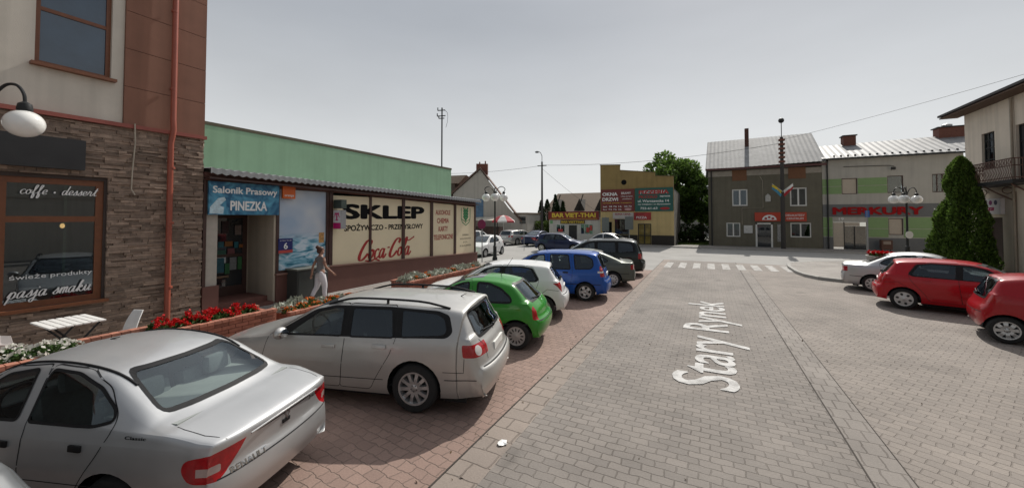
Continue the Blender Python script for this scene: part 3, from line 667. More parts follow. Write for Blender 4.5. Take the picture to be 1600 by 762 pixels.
HATCH = dict(L=4.18, W=1.71, H=1.475, r=.305, wh=(.88, 3.48), plan=PLAN, tum=.28, crown=.06, bend=(.32, .26),
  top=[(.05, .25), (0, .42), (.02, .6), (.12, .74), (.5, .86), (1.05, .98), (1.45, 1.2), (1.85, 1.4), (2.3, 1.47), (2.9, 1.475), (3.35, 1.45), (3.60, 1.42), (3.66, 1.40), (3.68, 1.35), (3.83, 1.15), (3.96, .98), (4.03, .85), (4.07, .70), (4.17, .62), (4.18, .42), (4.1, .27)],
  belt=[(0, .66), (.9, .85), (1.3, .93), (3.9, 1.01)],
  doors=[V2((1.2, .3), (1.15, .85), (1.85, 1.36), (2.35, 1.415), (2.4, .9), (2.34, .3)), V2((2.36, .3), (2.42, .9), (2.38, 1.415), (2.9, 1.41), (3.2, 1.36), (3.38, 1.05), (3.32, .85), (3.05, .5), (2.95, .3))],
  dlo=[V2((1.36, .95), (1.86, 1.30), (2.15, 1.375), (2.9, 1.385), (3.2, 1.335), (3.38, 1.04), (3.3, .985))],
  win=[(V2((1.5, .965), (1.92, 1.275), (2.15, 1.34), (2.3, 1.35), (2.33, .975)), 0), (V2((2.44, .98), (2.42, 1.355), (2.9, 1.36), (3.15, 1.31), (3.31, 1.05), (3.25, 1.0)), 1)],
  rear=V2((-.58, 1.0), (.58, 1.0), (.53, 1.34), (-.53, 1.34)), front=V2((-.66, 1.01), (.66, 1.01), (.53, 1.39), (-.53, 1.39)), fw=.02,
  lamps=[('tail_light', REDL, [('side', roundpoly(V2((3.74, .96), (4.3, 1.0), (4.3, .72), (3.98, .72), (3.88, .86)), .03)), ('rear', V2((.56, 1.0), (1, 1.0), (1, .72), (.66, .72)))]), ('headlight', WHL, [('side', rect(-.1, .45, .62, .76)), ('front', rect(.36, 1, .62, .76))])],
  gaps=[('rear', V2((-.7, .66), (.7, .66)), .012), ('side', V2((3.35, .62), (3.6, .80), (3.9, .76)), .008)], fit=[('side', (2.2, .86), (.18, .045, .03), 'door_handle', None), ('side', (3.0, .90), (.18, .045, .03), 'door_handle', None)],
  cab=(1.3, 3.7), rows=(2.15, 3.0), mirror=(1.5, .98), low=.225, more=[wiper(0, .35, 1.02, 1.06), plate(.78)])
MPV = dict(L=4.29, W=1.70, H=1.59, r=.295, wh=(.85, 3.5), plan=PLAN, tum=.22, crown=.06, bend=(.3, .22),
  top=[(.05, .25), (0, .42), (.02, .62), (.1, .78), (.4, .9), (.8, 1.01), (1.25, 1.27), (1.65, 1.48), (2.1, 1.57), (3.0, 1.595), (3.6, 1.57), (3.86, 1.52), (3.9, 1.46), (4.0, 1.26), (4.1, 1.03), (4.15, .85), (4.19, .70), (4.28, .62), (4.29, .4), (4.2, .26)],
  belt=[(0, .7), (.7, .88), (1.1, .95), (4.1, 1.03)],
  doors=[V2((1.1, .3), (1.05, .9), (1.7, 1.46), (2.2, 1.52), (2.28, .95), (2.22, .3)), V2((2.24, .3), (2.30, .95), (2.26, 1.52), (3.02, 1.53), (3.1, 1.0), (3.08, .75), (2.98, .3))],
  win=[(V2((1.28, 1.0), (1.74, 1.40), (2.12, 1.455), (2.18, 1.0)), 0), (V2((2.36, 1.01), (2.33, 1.465), (2.93, 1.47), (3.02, 1.02)), 1), (V2((3.18, 1.03), (3.12, 1.475), (3.5, 1.455), (3.72, 1.35), (3.76, 1.15), (3.68, 1.05)), None)],
  rear=V2((-.58, 1.06), (.58, 1.06), (.52, 1.46), (-.52, 1.46)), front=V2((-.66, 1.06), (.66, 1.06), (.55, 1.49), (-.55, 1.49)), fw=.035,
  lamps=[('tail_light', REDL, [('side', roundpoly(V2((3.98, .80), (3.95, 1.14), (4.4, 1.14), (4.4, .80)), .03)), ('rear', rect(.62, 1, .8, 1.14))]), ('reverse_light', WHL, [('side', rect(3.9, 4.5, .92, .98)), ('rear', rect(.62, 1, .92, .98))]), ('headlight', WHL, [('side', rect(-.1, .4, .66, .8)), ('front', rect(.36, 1, .66, .8))])],
  gaps=[('rear', V2((-.7, .66), (.7, .66)), .012), ('side', V2((.3, .52), (4.0, .55)), .02)], fit=[('side', (2.08, .88), (.18, .05, .03), 'door_handle', BLACK), ('side', (2.86, .91), (.18, .05, .03), 'door_handle', BLACK)],
  cab=(1.1, 3.9), rows=(1.95, 2.85), mirror=(1.3, 1.04), low=.225, more=[wiper(0, .35, 1.08, 1.12), plate(.82)])
FAST = dict(L=4.50, W=1.75, H=1.43, r=.30, wh=(.9, 3.57), plan=PLAN, tum=.30, crown=.06,
  top=[(.05, .25), (0, .42), (.02, .6), (.12, .72), (.6, .84), (1.15, .95), (1.55, 1.17), (1.95, 1.36), (2.35, 1.425), (2.8, 1.42), (3.15, 1.36), (3.6, 1.19), (4.05, 1.01), (4.25, .985), (4.40, .97), (4.44, .90), (4.45, .72), (4.5, .60), (4.5, .42), (4.42, .27)],
  belt=[(0, .62), (.8, .80), (1.2, .89), (3.0, .945), (4.4, .95)],
  doors=[SEDAN['doors'][0], V2((2.44, .3), (2.49, .9), (2.45, 1.375), (2.9, 1.36), (3.25, 1.22), (3.48, 1.04), (3.4, .85), (3.14, .5), (3.05, .3))],
  win=[SEDAN['win'][0], (V2((2.56, .97), (2.52, 1.33), (2.85, 1.315), (3.15, 1.20), (3.40, 1.03), (3.36, .985)), 1)],
  rear=V2((-.58, 1.03), (.58, 1.03), (.5, 1.34), (-.5, 1.34)), front=SEDAN['front'], fw=.03,
  lamps=[('tail_light', REDL, [('side', rect(4.25, 4.7, .70, .88)), ('rear', rect(.45, 1, .70, .88))]), ('headlight', WHL, [('side', rect(-.1, .4, .58, .72)), ('front', rect(.4, 1, .58, .72))])],
  gaps=[('rear', V2((-.7, .62), (.7, .62)), .012), ('side', V2((.3, .5), (4.2, .54)), .02)], fit=[('side', (2.28, .82), (.17, .05, .03), 'door_handle', BLACK), ('side', (3.2, .87), (.17, .05, .03), 'door_handle', BLACK)],
  cab=(1.25, 3.9), rows=(2.15, 3.0), mirror=(1.5, .95), low=.225, more=[])
VAN = dict(L=4.62, W=1.81, H=1.71, r=.31, wh=(.95, 3.79), plan=PLAN, tum=.24, crown=.07, bend=(.3, .24),
  top=[(.05, .25), (0, .42), (.02, .62), (.12, .8), (.5, .94), (.9, 1.05), (1.4, 1.36), (1.9, 1.61), (2.4, 1.69), (3.4, 1.71), (4.0, 1.67), (4.22, 1.6), (4.28, 1.5), (4.38, 1.25), (4.48, 1.0), (4.52, .75), (4.61, .64), (4.62, .42), (4.54, .26)],
  belt=[(0, .72), (.7, .92), (1.1, 1.0), (4.4, 1.08)],
  doors=[V2((1.2, .3), (1.15, .95), (1.9, 1.55), (2.35, 1.62), (2.42, 1.0), (2.35, .3)), V2((2.37, .3), (2.44, 1.0), (2.4, 1.62), (3.3, 1.63), (3.38, 1.05), (3.34, .8), (3.2, .3))],
  dlo=[V2((1.35, 1.03), (1.92, 1.5), (2.3, 1.575), (3.3, 1.59), (4.0, 1.55), (4.14, 1.45), (4.2, 1.12), (1.5, 1.02))],
  win=[(V2((1.5, 1.05), (1.95, 1.46), (2.32, 1.53), (2.36, 1.06)), 0), (V2((2.48, 1.06), (2.46, 1.54), (3.26, 1.55), (3.32, 1.09)), 1), (V2((3.42, 1.1), (3.4, 1.55), (3.95, 1.51), (4.06, 1.42), (4.1, 1.15)), None)],
  rear=V2((-.62, 1.1), (.62, 1.1), (.56, 1.52), (-.56, 1.52)), front=V2((-.7, 1.12), (.7, 1.12), (.58, 1.6), (-.58, 1.6)), fw=.02, wg={1: TINT, 2: TINT}, rg=TINT,
  lamps=[('tail_light', REDL, [('side', rect(4.3, 4.8, .82, 1.06)), ('rear', rect(.60, 1, .82, 1.06))]), ('headlight', WHL, [('side', rect(-.1, .4, .66, .8)), ('front', rect(.36, 1, .66, .8))])],
  gaps=[('rear', V2((-.7, .66), (.7, .66)), .012)], fit=[('side', (2.2, .92), (.18, .05, .03), 'door_handle', None), ('side', (3.15, .96), (.18, .05, .03), 'door_handle', None)],
  cab=(1.2, 4.2), rows=(2.1, 3.0, 3.7), mirror=(1.4, 1.08), low=.225, more=[])
CITY = dict(L=3.43, W=1.63, H=1.46, r=.285, wh=(.66, 3.0), plan=[(0, .86), (.06, .92), (.2, .985), (.35, 1), (.8, 1), (.9, .985), (.96, .95), (1, .90)], tum=.27, crown=.07, bend=(.3, .2),
  top=[(.05, .25), (0, .42), (.02, .62), (.12, .76), (.45, .88), (.8, .98), (1.2, 1.22), (1.55, 1.40), (2.0, 1.46), (2.6, 1.46), (2.95, 1.41), (3.06, 1.38), (3.1, 1.33), (3.2, 1.13), (3.28, .95), (3.34, .80), (3.41, .68), (3.43, .45), (3.36, .27)],
  belt=[(0, .66), (.7, .87), (1.1, .93), (3.3, 1.03)],
  doors=[V2((1.0, .3), (.95, .85), (1.55, 1.35), (1.95, 1.40), (2.0, .9), (1.94, .3)), V2((1.96, .3), (2.02, .9), (1.98, 1.40), (2.5, 1.39), (2.66, 1.05), (2.6, .75), (2.4, .3))],
  win=[(V2((1.2, .96), (1.6, 1.27), (1.9, 1.335), (1.92, .98)), 0), (V2((2.06, .99), (2.04, 1.34), (2.42, 1.32), (2.56, 1.12), (2.5, 1.02)), 1)],
  rear=V2((-.56, .92), (.56, .92), (.52, 1.34), (-.52, 1.34)), front=V2((-.62, 1.01), (.62, 1.01), (.52, 1.38), (-.52, 1.38)), fw=.03,
  lamps=[('tail_light', REDL, [('side', roundpoly(V2((3.02, 1.0), (3.6, 1.02), (3.6, .84), (3.12, .84)), .03)), ('rear', rect(.6, 1, .84, 1.02))]), ('headlight', WHL, [('side', rect(-.1, .45, .62, .78)), ('front', rect(.34, 1, .62, .78))])],
  gaps=[('rear', V2((-.66, .62), (.66, .62)), .012)], fit=[('side', (1.85, .88), (.16, .05, .03), 'door_handle', BLACK), ('side', (2.5, .92), (.16, .05, .03), 'door_handle', BLACK)],
  cab=(1.05, 3.1), rows=(1.85, 2.6), mirror=(1.2, .99), low=.225, more=[wiper(0, .35, .96, 1.0), aerial(2.0, .35, -.2)])
# ------------------------------------------------------------------ ground, street, pavements
def sheet(name, pts, z, mat):
    m = MB(); m.poly([(p[0], p[1], z) for p in pts]); return struct(m.build(name, mat))
ASPH = M('dusty_asphalt', (.30, .29, .275), .88, var=.16, scale=.7, bump=.35, bscale=90)
PAVE = pavers('grey_road_pavers', (.235, .209, .188), (.192, .172, .156), (.138, .12, .106), .205, .115, .008)
PAVR = pavers('red_parking_pavers', (.282, .195, .162), (.238, .165, .138), (.172, .128, .107), .17, .13, .008, .12, .02)
PAVB = pavers('brown_parking_pavers', (.252, .22, .194), (.212, .186, .166), (.15, .128, .112), .2, .13, .008, .5)
BAND = pavers('edge_slabs', (.275, .23, .198), (.24, .202, .176), (.14, .115, .098), .36, .24, .012, 0, .01)
BAND2 = pavers('drain_slabs', (.242, .217, .196), (.212, .19, .172), (.142, .122, .108), .175, .27, .009, 0, .01)
WALK = pavers('pale_footway_pavers', (.32, .295, .27), (.28, .256, .236), (.19, .17, .155), .2, .1, .008)
KERB = M('kerb_concrete', (.34, .33, .31), .85, var=.15, scale=5, bump=.2)
sheet('ground', [(-1500, -1500), (1500, -1500), (1500, 1500), (-1500, 1500)], -.02, M('far_ground', (.22, .22, .19), .9, var=.2, scale=.05))
sheet('street', [(-70, 17.6), (-2.3, 17.6), (-2.3, 24.4), (12, 24.4), (12, 10), (60, 10), (60, 36), (-70, 60)], -.012, ASPH)
sheet('road', [(-1.95, -20), (1.36, -20), (1.36, 24.6), (-1.95, 24.6)], 0, PAVE)
sheet('edge_strip', [(-2.32, -20), (-1.95, -20), (-1.95, 24.6), (-2.32, 24.6)], 0, BAND)
sheet('parking_pavement', [(-8.2, -20), (-2.335, -20), (-2.335, 19.4), (-8.2, 18.2)], 0, PAVR)
sheet('drain_strip', [(1.36, -20), (1.72, -20), (1.72, 21), (1.36, 21)], -.002, BAND2)
sheet('parking_pavement', [(1.72, -20), (12, -20), (12, 19.6), (3.9, 19.9), (3.56, 24.5), (1.36, 24.6), (1.36, 21), (1.72, 21)], -.004, PAVB)
sheet('joint_line', [(-2.34, -20), (-2.323, -20), (-2.323, 24.6), (-2.34, 24.6)], .003, M('joint_dirt', (.05, .042, .036), .95, var=.4, scale=3))
sheet('joint_line', [(1.353, -20), (1.362, -20), (1.368, 24.6), (1.345, 24.6)], .003, MATS['joint_dirt'])
sheet('joint_line', [(1.715, -20), (1.724, -20), (1.724, 21), (1.715, 21)], .003, MATS['joint_dirt'])
def pavement(name, pts, h, mat, kw=.14):
    m = MB(); m.slab(pts, -.05, h); struct(m.build(name, mat))
    m = MB(); n = len(pts)
    cx, cy = sum(p[0] for p in pts)/n, sum(p[1] for p in pts)/n
    for i in range(n):
        a, b = Vector(pts[i]), Vector(pts[(i+1) % n]); d = (b-a).normalized(); nn = Vector((-d.y, d.x))
        m.hexa([(*(a-nn*.006), -.05), (*(b-nn*.006), -.05), (*(b+nn*kw), -.05), (*(a+nn*kw), -.05)], [(*(a-nn*.006), h+.006), (*(b-nn*.006), h+.006), (*(b+nn*kw), h+.006), (*(a+nn*kw), h+.006)])
    struct(m.build('kerb', KERB))
pavement('footway', [(-10.99, -12), (-8.2, -12), (-8.2, 17.9), (-8.6, 18.3), (-10.99, 18.3)], .05, WALK)
isl = [(12, 19.0), (12, 28.6), (10.5, 28.9), (7.6, 27.9), (5.06, 26.3), (4.1, 25.3), (3.7, 24.6), (3.52, 23.2), (3.5, 21.2), (3.62, 20.2), (3.95, 19.45), (4.6, 19.03), (6, 18.95), (9.3, 18.6)]
pavement('footway', isl[::-1][::-1], .11, WALK)
pavement('footway', [(9.3, -12), (11.68, -12), (11.68, 18.9), (9.3, 18.55)], .11, WALK)
pavement('footway', [(-16, 34.7), (40, 34.7), (40, 37.48), (-2.0, 37.48), (-2.5, 35.98), (-16, 35.98)], .08, WALK)
# zebra crossing and the map overlay lettering added on the road
def worn(name, col, lo, hi):
    m, n, l, p = nmat(name); out = n['Material Output']; p.inputs['Base Color'].default_value = (*col, 1); p.inputs['Roughness'].default_value = .8
    tc = n.new('ShaderNodeTexCoord'); a = n.new('ShaderNodeTexNoise'); a.inputs['Scale'].default_value = 3.2; a.inputs['Detail'].default_value = 9; a.inputs['Roughness'].default_value = .75; l.new(tc.outputs['Object'], a.inputs[0])
    mr = n.new('ShaderNodeMapRange'); mr.inputs[1].default_value = lo; mr.inputs[2].default_value = hi; l.new(a.outputs[0], mr.inputs[0]); mx = n.new('ShaderNodeMixShader'); t = n.new('ShaderNodeBsdfTransparent')
    l.new(mr.outputs[0], mx.inputs[0]); l.new(p.outputs[0], mx.inputs[1]); l.new(t.outputs[0], mx.inputs[2]); l.new(mx.outputs[0], out.inputs[0]); MATS[name] = m; return m
WHITE = worn('road_paint', (.45, .435, .415), .42, .82)
zc = thing('zebra_crossing', 'faded white zebra crossing over the paved road', 'zebra crossing', (.4, 22, 0))
for k in range(9):
    m = MB(); x = -2.0+k*.66; y0 = 20.75+.1*k; m.poly([(x-.4, y0-22, .006), (x-.07, y0-22, .006), (x-.07, y0+2.4-22, .006), (x-.4, y0+2.4-22, .006)]); m.build('stripe', WHITE, zc)
t = text('overlay_lettering', 'Stary Rynek', worn('overlay_white', (.56, .55, .535), .46, .76), 0, 6.5, -.27, .95, 0, None, .013)
for v in t.data.vertices: v.co = (.42-v.co.z, 6.38+v.co.x, .009-v.co.y)
t.data.flip_normals() if t.data.polygons[0].normal.z < 0 else None
tag(t, 'white map overlay lettering Stary Rynek laid lengthwise over the grey road pavers', 'map overlay lettering')
# ------------------------------------------------------------------ buildings
def plaster(name, col, var=.1, st=.13): return M(name, col, .85, var=var, scale=1.3, bump=.25, bscale=70, streak=st)
PANE = M('window_pane', (.018, .024, .03), .04, var=.3, scale=1.5, spec=.9)
SKYPANE = M('blue_window_pane', (.03, .06, .10), .04, var=.3, scale=1.2, spec=1)
WOOD = M('brown_window_wood', (.17, .06, .025), .45, var=.2, scale=9)
DKBR = M('dark_brown_frame', (.06, .028, .022), .5, var=.2, scale=6)
WFR = M('white_window_frame', (.68, .68, .66), .4, var=.05)
STEEL = M('dark_iron', (.02, .021, .022), .5, .3, var=.2)
ZINC = M('zinc_sheet', (.40, .41, .42), .5, .6, var=.15, scale=4)
BRICKM = M('chimney_brick', (.17, .07, .05), .9, var=.3, scale=14)
SEP = {'green_band', 'plinth', 'side_wall', 'end_wall', 'gable_wall', 'pier_frame', 'recess_wall', 'door_post', 'window', 'flue', 'cabinet_door', 'poster_plinth', 'lettering', 'entrance_floor'}
def wall(name, mat, parent, x0, x1, z0, z1, holes=(), y=0, rev=.14, back=.3):
    xs = sorted({x0, x1, *[h[0] for h in holes], *[h[1] for h in holes]}); zs = sorted({z0, z1, *[h[2] for h in holes], *[h[3] for h in holes]})
    m = MB()
    def inh(x, z): return any(h[0] < x < h[1] and h[2] < z < h[3] for h in holes)
    for a, b in zip(xs, xs[1:]):
        for c, d in zip(zs, zs[1:]):
            if a < x0-1e-6 or b > x1+1e-6 or c < z0-1e-6 or d > z1+1e-6: continue
            if not inh((a+b)/2, (c+d)/2): m.poly([(a, y, c), (b, y, c), (b, y, d), (a, y, d)])
    for a, b, c, d in holes:
        m.poly([(a, y, c), (a, y, d), (a, y+rev, d), (a, y+rev, c)]); m.poly([(b, y, c), (b, y+rev, c), (b, y+rev, d), (b, y, d)])
        m.poly([(a, y, d), (b, y, d), (b, y+rev, d), (a, y+rev, d)]); m.poly([(a, y, c), (a, y+rev, c), (b, y+rev, c), (b, y, c)])
    m.poly([(x0, y, z1), (x1, y, z1), (x1, y+back, z1), (x0, y+back, z1)])
    for x in (x0, x1): m.poly([(x, y, z0), (x, y, z1), (x, y+back, z1), (x, y+back, z0)])
    bmesh.ops.remove_doubles(m.bm, verts=m.bm.verts, dist=.0005)
    return m.build(name, mat, parent, norm=False)
def window(parent, x0, x1, z0, z1, y, fm, pm, nv=1, tz=(), fw=.06, name='window', sill=None):
    m = MB(); d = .05
    m.box(x0, x0+fw, y-d, y, z0, z1); m.box(x1-fw, x1, y-d, y, z0, z1); m.box(x0+fw, x1-fw, y-d, y, z0, z0+fw); m.box(x0+fw, x1-fw, y-d, y, z1-fw, z1)
    for k in range(1, nv):
        x = x0+(x1-x0)*k/nv; m.box(x-fw*.6, x+fw*.6, y-d+.004, y-.002, z0+fw, z1-fw)
    for z in tz: m.box(x0+fw, x1-fw, y-d+.007, y-.004, z-fw*.5, z+fw*.5)
    f = m.build(name, fm, parent); p = MB(); p.box(x0+fw*.5, x1-fw*.5, y-.022, y-.012, z0+fw*.5, z1-fw*.5)
    if pm in (PANE, SKYPANE) and x1-x0 < 2 and name == 'window':      # real glass with a room and half drawn curtains behind it
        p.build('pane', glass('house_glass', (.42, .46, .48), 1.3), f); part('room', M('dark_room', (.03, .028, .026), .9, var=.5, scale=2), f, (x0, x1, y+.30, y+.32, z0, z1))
        q = random.Random(int(x0*100+z0*37)); cw = (x1-x0)*q.uniform(.18, .42); h0 = z0+(z1-z0)*q.choice((0, 0, .45))
        for a, b in ((x0+.02, x0+cw), (x1-cw*q.uniform(.4, 1), x1-.02)):
            c = MB(); n = 14; pr = None
            for k in range(n+1):
                x = a+(b-a)*k/n; cur = [c.bm.verts.new((x, y+.05+.018*sin(k*1.7), zz)) for zz in (h0, z1)]
                if pr: c._f([pr[0], cur[0], cur[1], pr[1]])
                pr = cur
            c.build('curtain', M('net_curtain', (.55, .54, .51), .9, var=.08), f, True)
    else: p.build('pane', pm, f)
    if sill: s_ = MB(); s_.box(x0-.06, x1+.06, y-.24, y-.03, z0-.06, z0-.003); s_.build('sill', sill, f)
    return f
def part(name, mat, parent, *boxes, bev=0):
    if name in SEP and len(boxes) > 1:
        for b in boxes[1:]: part(name, mat, parent, b, bev=bev)
        boxes = boxes[:1]
    m = MB()
    for b in boxes: m.box(*b, bev)
    return m.build(name, mat, parent)
def sign(parent, name, mat, x0, x1, z0, z1, y, t=.05): return part(name, mat, parent, (x0, x1, y-t, y, z0, z1))
BLK = M('black_lettering', (.01, .01, .011), .85, var=.05, spec=.1); WLT = M('white_lettering', (.78, .78, .77), .5, var=.03); RLT = M('red_lettering', (.36, .02, .02), .5, var=.08); YLT = M('yellow_lettering', (.75, .55, .05), .5, var=.05)
# --- cafe building (local x runs along the street, y into the house)
cafe = thing('cafe_building', 'cafe with dark ledge stone ground floor, cream plaster and a rust brown panelled corner', 'building', (-11, 0, 0), pi/2)
CW = (-.8, 3.22, .86, 3.24)
STONE = M('ledge_stone', (.25, .182, .14), .85, var=.3, scale=11, bump=.9, bscale=55, island=.38)
m = MB(); q = random.Random(3); z = 0
while z < 4.4:
    h = q.choice((.035, .045, .055, .07)); z1 = min(z+h, 4.4); x = -1.6
    while x < 4.93:
        l = q.uniform(.10, .42); x1 = min(x+l, 4.93)
        a, b = x, x1
        if not (z1 > CW[2] and z < CW[3] and b > CW[0] and a < CW[1]) or True:
            segs = [(a, b)]
            if z1 > CW[2]-.03 and z < CW[3]+.03:
                segs = [s_ for s_ in ((a, min(b, CW[0]-.04)), (max(a, CW[1]+.04), b)) if s_[1]-s_[0] > .02]
            for s0, s1 in segs:
                d = q.uniform(.012, .05); d2 = d-q.uniform(-.02, .02)
                m.hexa([(s0+.002, -d, z), (s1-.002, -d2, z), (s1-.002, .05, z), (s0+.002, .05, z)], [(s0+.002, -d+q.uniform(-.008, .008), z1-.003), (s1-.002, -d2+q.uniform(-.008, .008), z1-.003), (s1-.002, .05, z1-.003), (s0+.002, .05, z1-.003)])
        x = x1
    z = z1
m.build('stone_cladding', STONE, cafe, norm=False)
wall('ground_floor_wall', M('stone_backing', (.06, .045, .04), .9), cafe, -9, 4.93, 0, 4.4, [CW], .02, .2, 9)
UP = [(2.25, 3.27, 5.36, 7.2), (-1.6, -.4, 5.36, 7.2)]
wall('upper_wall', plaster('cream_plaster', (.58, .53, .46)), cafe, -9, 3.46, 4.48, 9.4, UP, 0, .16, 9)
for u in UP: window(cafe, *u, .12, WOOD, SKYPANE, 1, (6.42,), .07, 'upper_window', WOOD)
RUST = plaster('rust_panel', (.235, .112, .075), .12)
for k in range(6):
    z0 = 4.48+k*.81; part('facade_panel', RUST, cafe, (3.465, 4.93, -.045, .3, z0, z0+.8))
part('cornice', M('red_metal_trim', (.28, .075, .055), .5, var=.12), cafe, (-9, 4.96, -.10, .05, 4.40, 4.478))
part('end_wall', plaster('grey_plaster', (.32, .30, .28)), cafe, (4.80, 4.925, .31, 9, 4.5, 9.39))
w_ = window(cafe, *CW, .10, WOOD, glass('shop_glass', (.34, .35, .34), 1.9), 1, (2.47,), .11, 'shop_window')
part('shop_window_post', WOOD, cafe, (1.88, 1.99, .03, .12, .97, 3.13))
part('shop_window_sill', WOOD, cafe, (-.9, 3.30, -.10, .05, .80, .857))
part('shop_interior', M('cafe_room', (.10, .085, .06), .9, var=.5, scale=1.5), cafe, (-.9, 3.3, 2.6, 2.65, .4, 3.4), (-.9, 3.3, .25, 2.6, .35, .4), (-.9, 3.3, .25, 2.6, 3.4, 3.45))
part('counter', M('cafe_counter', (.11, .07, .03), .6), cafe, (1.0, 3.0, 1.5, 2.0, .4, 1.35))
b = MB(); b.ell((2.85, .8, 2.33), (.035, .035, .05)); b.build('pendant_bulb', M('bulb', (1, .62, .25), .4, emit=6, var=0), cafe, True)
b = MB(); b.tube([(2.85, .8, 2.38), (2.85, .8, 3.39)], .006, 5); b.build('pendant_cord', BLK, cafe)
sb = sign(cafe, 'sign_board', M('black_sign_board', (.018, .018, .02), .45, var=.3, scale=2), .2, 2.9, 3.42, 4.0, -.055, .09)
script_text('lettering', 'coffe . dessert', WLT, 2.13, 3.12, 2.93, .085, .03, w_)
text('lettering', 'świeże produkty', WLT, 2.05, 3.08, 1.36, 1.47, .03, w_, .0)
script_text('lettering', 'pasja smaku', WLT, 2.03, 3.08, 1.06, .11, .03, w_)
PIPE = M('red_pipe', (.30, .075, .045), .4, var=.12, scale=3)
m = MB(); m.tube([(4.24, -.13, 0), (4.24, -.13, 4.2), (4.255, -.14, 4.3), (4.27, -.17, 4.5), (4.27, -.14, 4.75), (4.27, -.13, 9.3)], .055, 14); dp = m.build('downpipe', PIPE, cafe, True)
for z in (.9, 2.35, 3.6, 5.4, 7.2): m = MB(); m.lathe([(.056, 0), (.066, .004), (.066, .05), (.056, .054)], 14, 'z', (4.26, -.13, z)); m.build('pipe_joint', PIPE, dp, True)
m = MB(); m.tube([(3.62, -.12, 4.5), (3.64, -.10, 4.1), (3.61, -.09, 3.5), (3.60, -.09, 3.1), (3.66, -.09, 2.98)], .012, 6); m.build('loose_cable', M('cable_beige', (.42, .37, .30), .7), cafe, True)
# --- the grocery shop with the glazed front
shop = thing('grocery_shop', 'low grocery shop with a mint green upper wall and cream panelled shop front', 'shop', (-11, 0, 0), pi/2)
MINT = plaster('mint_plaster', (.26, .42, .275), .08, .09)
part('upper_wall', MINT, shop, (4.95, 17.36, 1.6, 11, 0, 5.12))
part('roof_coping', M('coping_brown', (.10, .085, .05), .6), shop, (4.95, 17.40, 1.59, 11.1, 5.125, 5.22))
BROWN = M('brown_shop_paint', (.13, .055, .043), .6, var=.12, scale=2, bump=.1)
BRL = M('brown_ledge', (.22, .12, .095), .6, var=.15, scale=3)
CREAM = M('cream_panel', (.76, .66, .46), .45, var=.05, scale=.8)
m = MB(); m.prism([(8.45, -.02), (17.45, -.1), (17.45, .62), (8.45, .90)], -.06, 1.55); m.build('plinth', BROWN, shop)
m = MB(); m.prism([(8.45, .902), (17.46, .622), (17.46, .665), (8.45, .945)], -.10, 0); m.build('plinth_ledge', BRL, shop)
m = MB(); m.prism([(4.95, 3.42), (17.3, 3.11), (17.3, 3.32), (4.95, 3.62)], -.04, .3); m.build('fascia_beam', BROWN, shop)
part('end_wall', BROWN, shop, (17.26, 17.40, .05, 1.59, .6, 3.2))
pn = [(8.6, 10.13, 3.23, 3.24), (10.22, 11.81, 3.25, 3.22), (11.96, 13.59, 3.21, 3.16), (13.76, 15.38, 3.16, 3.11), (15.54, 17.22, 3.12, 3.06)]
zb = lambda x: .94-(x-8.45)*.031
for a, b, c, d in pn:
    m = MB(); m.prism([(a, zb(a)), (b, zb(b)), (b, d), (a, c)], 0, .06); m.build('front_panel', CREAM, shop)
for a, b in ((8.45, 8.58), (10.13, 10.22), (11.81, 11.96), (13.59, 13.76), (15.38, 15.54), (17.22, 17.32)):
    m = MB(); m.prism([(a, zb(a)), (b, zb(b)), (b, 3.36-(b-8)*.025), (a, 3.36-(a-8)*.025)], -.045, .1); m.build('mullion', DKBR, shop)
# canopy sheet, corrugated across
m = MB(); n = 260; pr = None
for k in range(n+1):
    x = 4.95+12.45*k/n; wv = .022*sin(k*pi/2); zz = lambda f: (3.60-(x-4.95)*.0235)*(1-f)+f*(3.78-(x-4.95)*.0235)
    cur = [m.bm.verts.new(p) for p in ((x, -.32, zz(0)-.03+wv), (x, -.33, zz(0)+.10+wv), (x, 1.59, zz(1)+wv))]
    if pr:
        for i in range(2): m._f([pr[i], cur[i], cur[i+1], pr[i+1]])
    pr = cur
m.build('corrugated_canopy', ZINC, shop, norm=False)
m = MB(); m.prism([(4.95, 3.45), (17.3, 3.16), (17.3, 3.2), (4.95, 3.49)], -.28, .0); m.build('canopy_soffit', DKBR, shop)
# entrance recess
part('entrance_pier', M('pier_beige', (.42, .38, .33), .8, var=.1), shop, (5.02, 5.28, .02, .1, .8, 3.40))
part('pier_frame', DKBR, shop, (4.95, 5.02, -.02, 1.2, .8, 3.42), (5.28, 5.30, .10, 1.2, 0, 3.42))
part('pier_plinth', BROWN, shop, (4.95, 5.30, -.05, .09, 0, .8))
RECW = plaster('recess_beige', (.44, .38, .30))
part('recess_wall', RECW, shop, (6.68, 6.74, .0, 1.25, 0, 3.42), (5.3, 6.68, 1.25, 1.35, 0, 3.42))
part('entrance_floor', M('entrance_tiles', (.16, .07, .055), .6, var=.2), shop, (5.3, 6.68, .25, 1.25, 0, .28), (5.3, 6.68, -.05, .25, 0, .14))
dr = part('entrance_door', DKBR, shop, (5.72, 5.82, 1.19, 1.245, .28, 2.62), (6.50, 6.62, 1.19, 1.245, .28, 2.62), (5.82, 6.50, 1.19, 1.245, 2.48, 2.62), (5.82, 6.50, 1.19, 1.245, .28, .55), (5.82, 6.50, 1.19, 1.245, 1.38, 1.46))
part('pane', PANE, dr, (5.80, 6.52, 1.215, 1.225, .5, 2.5))
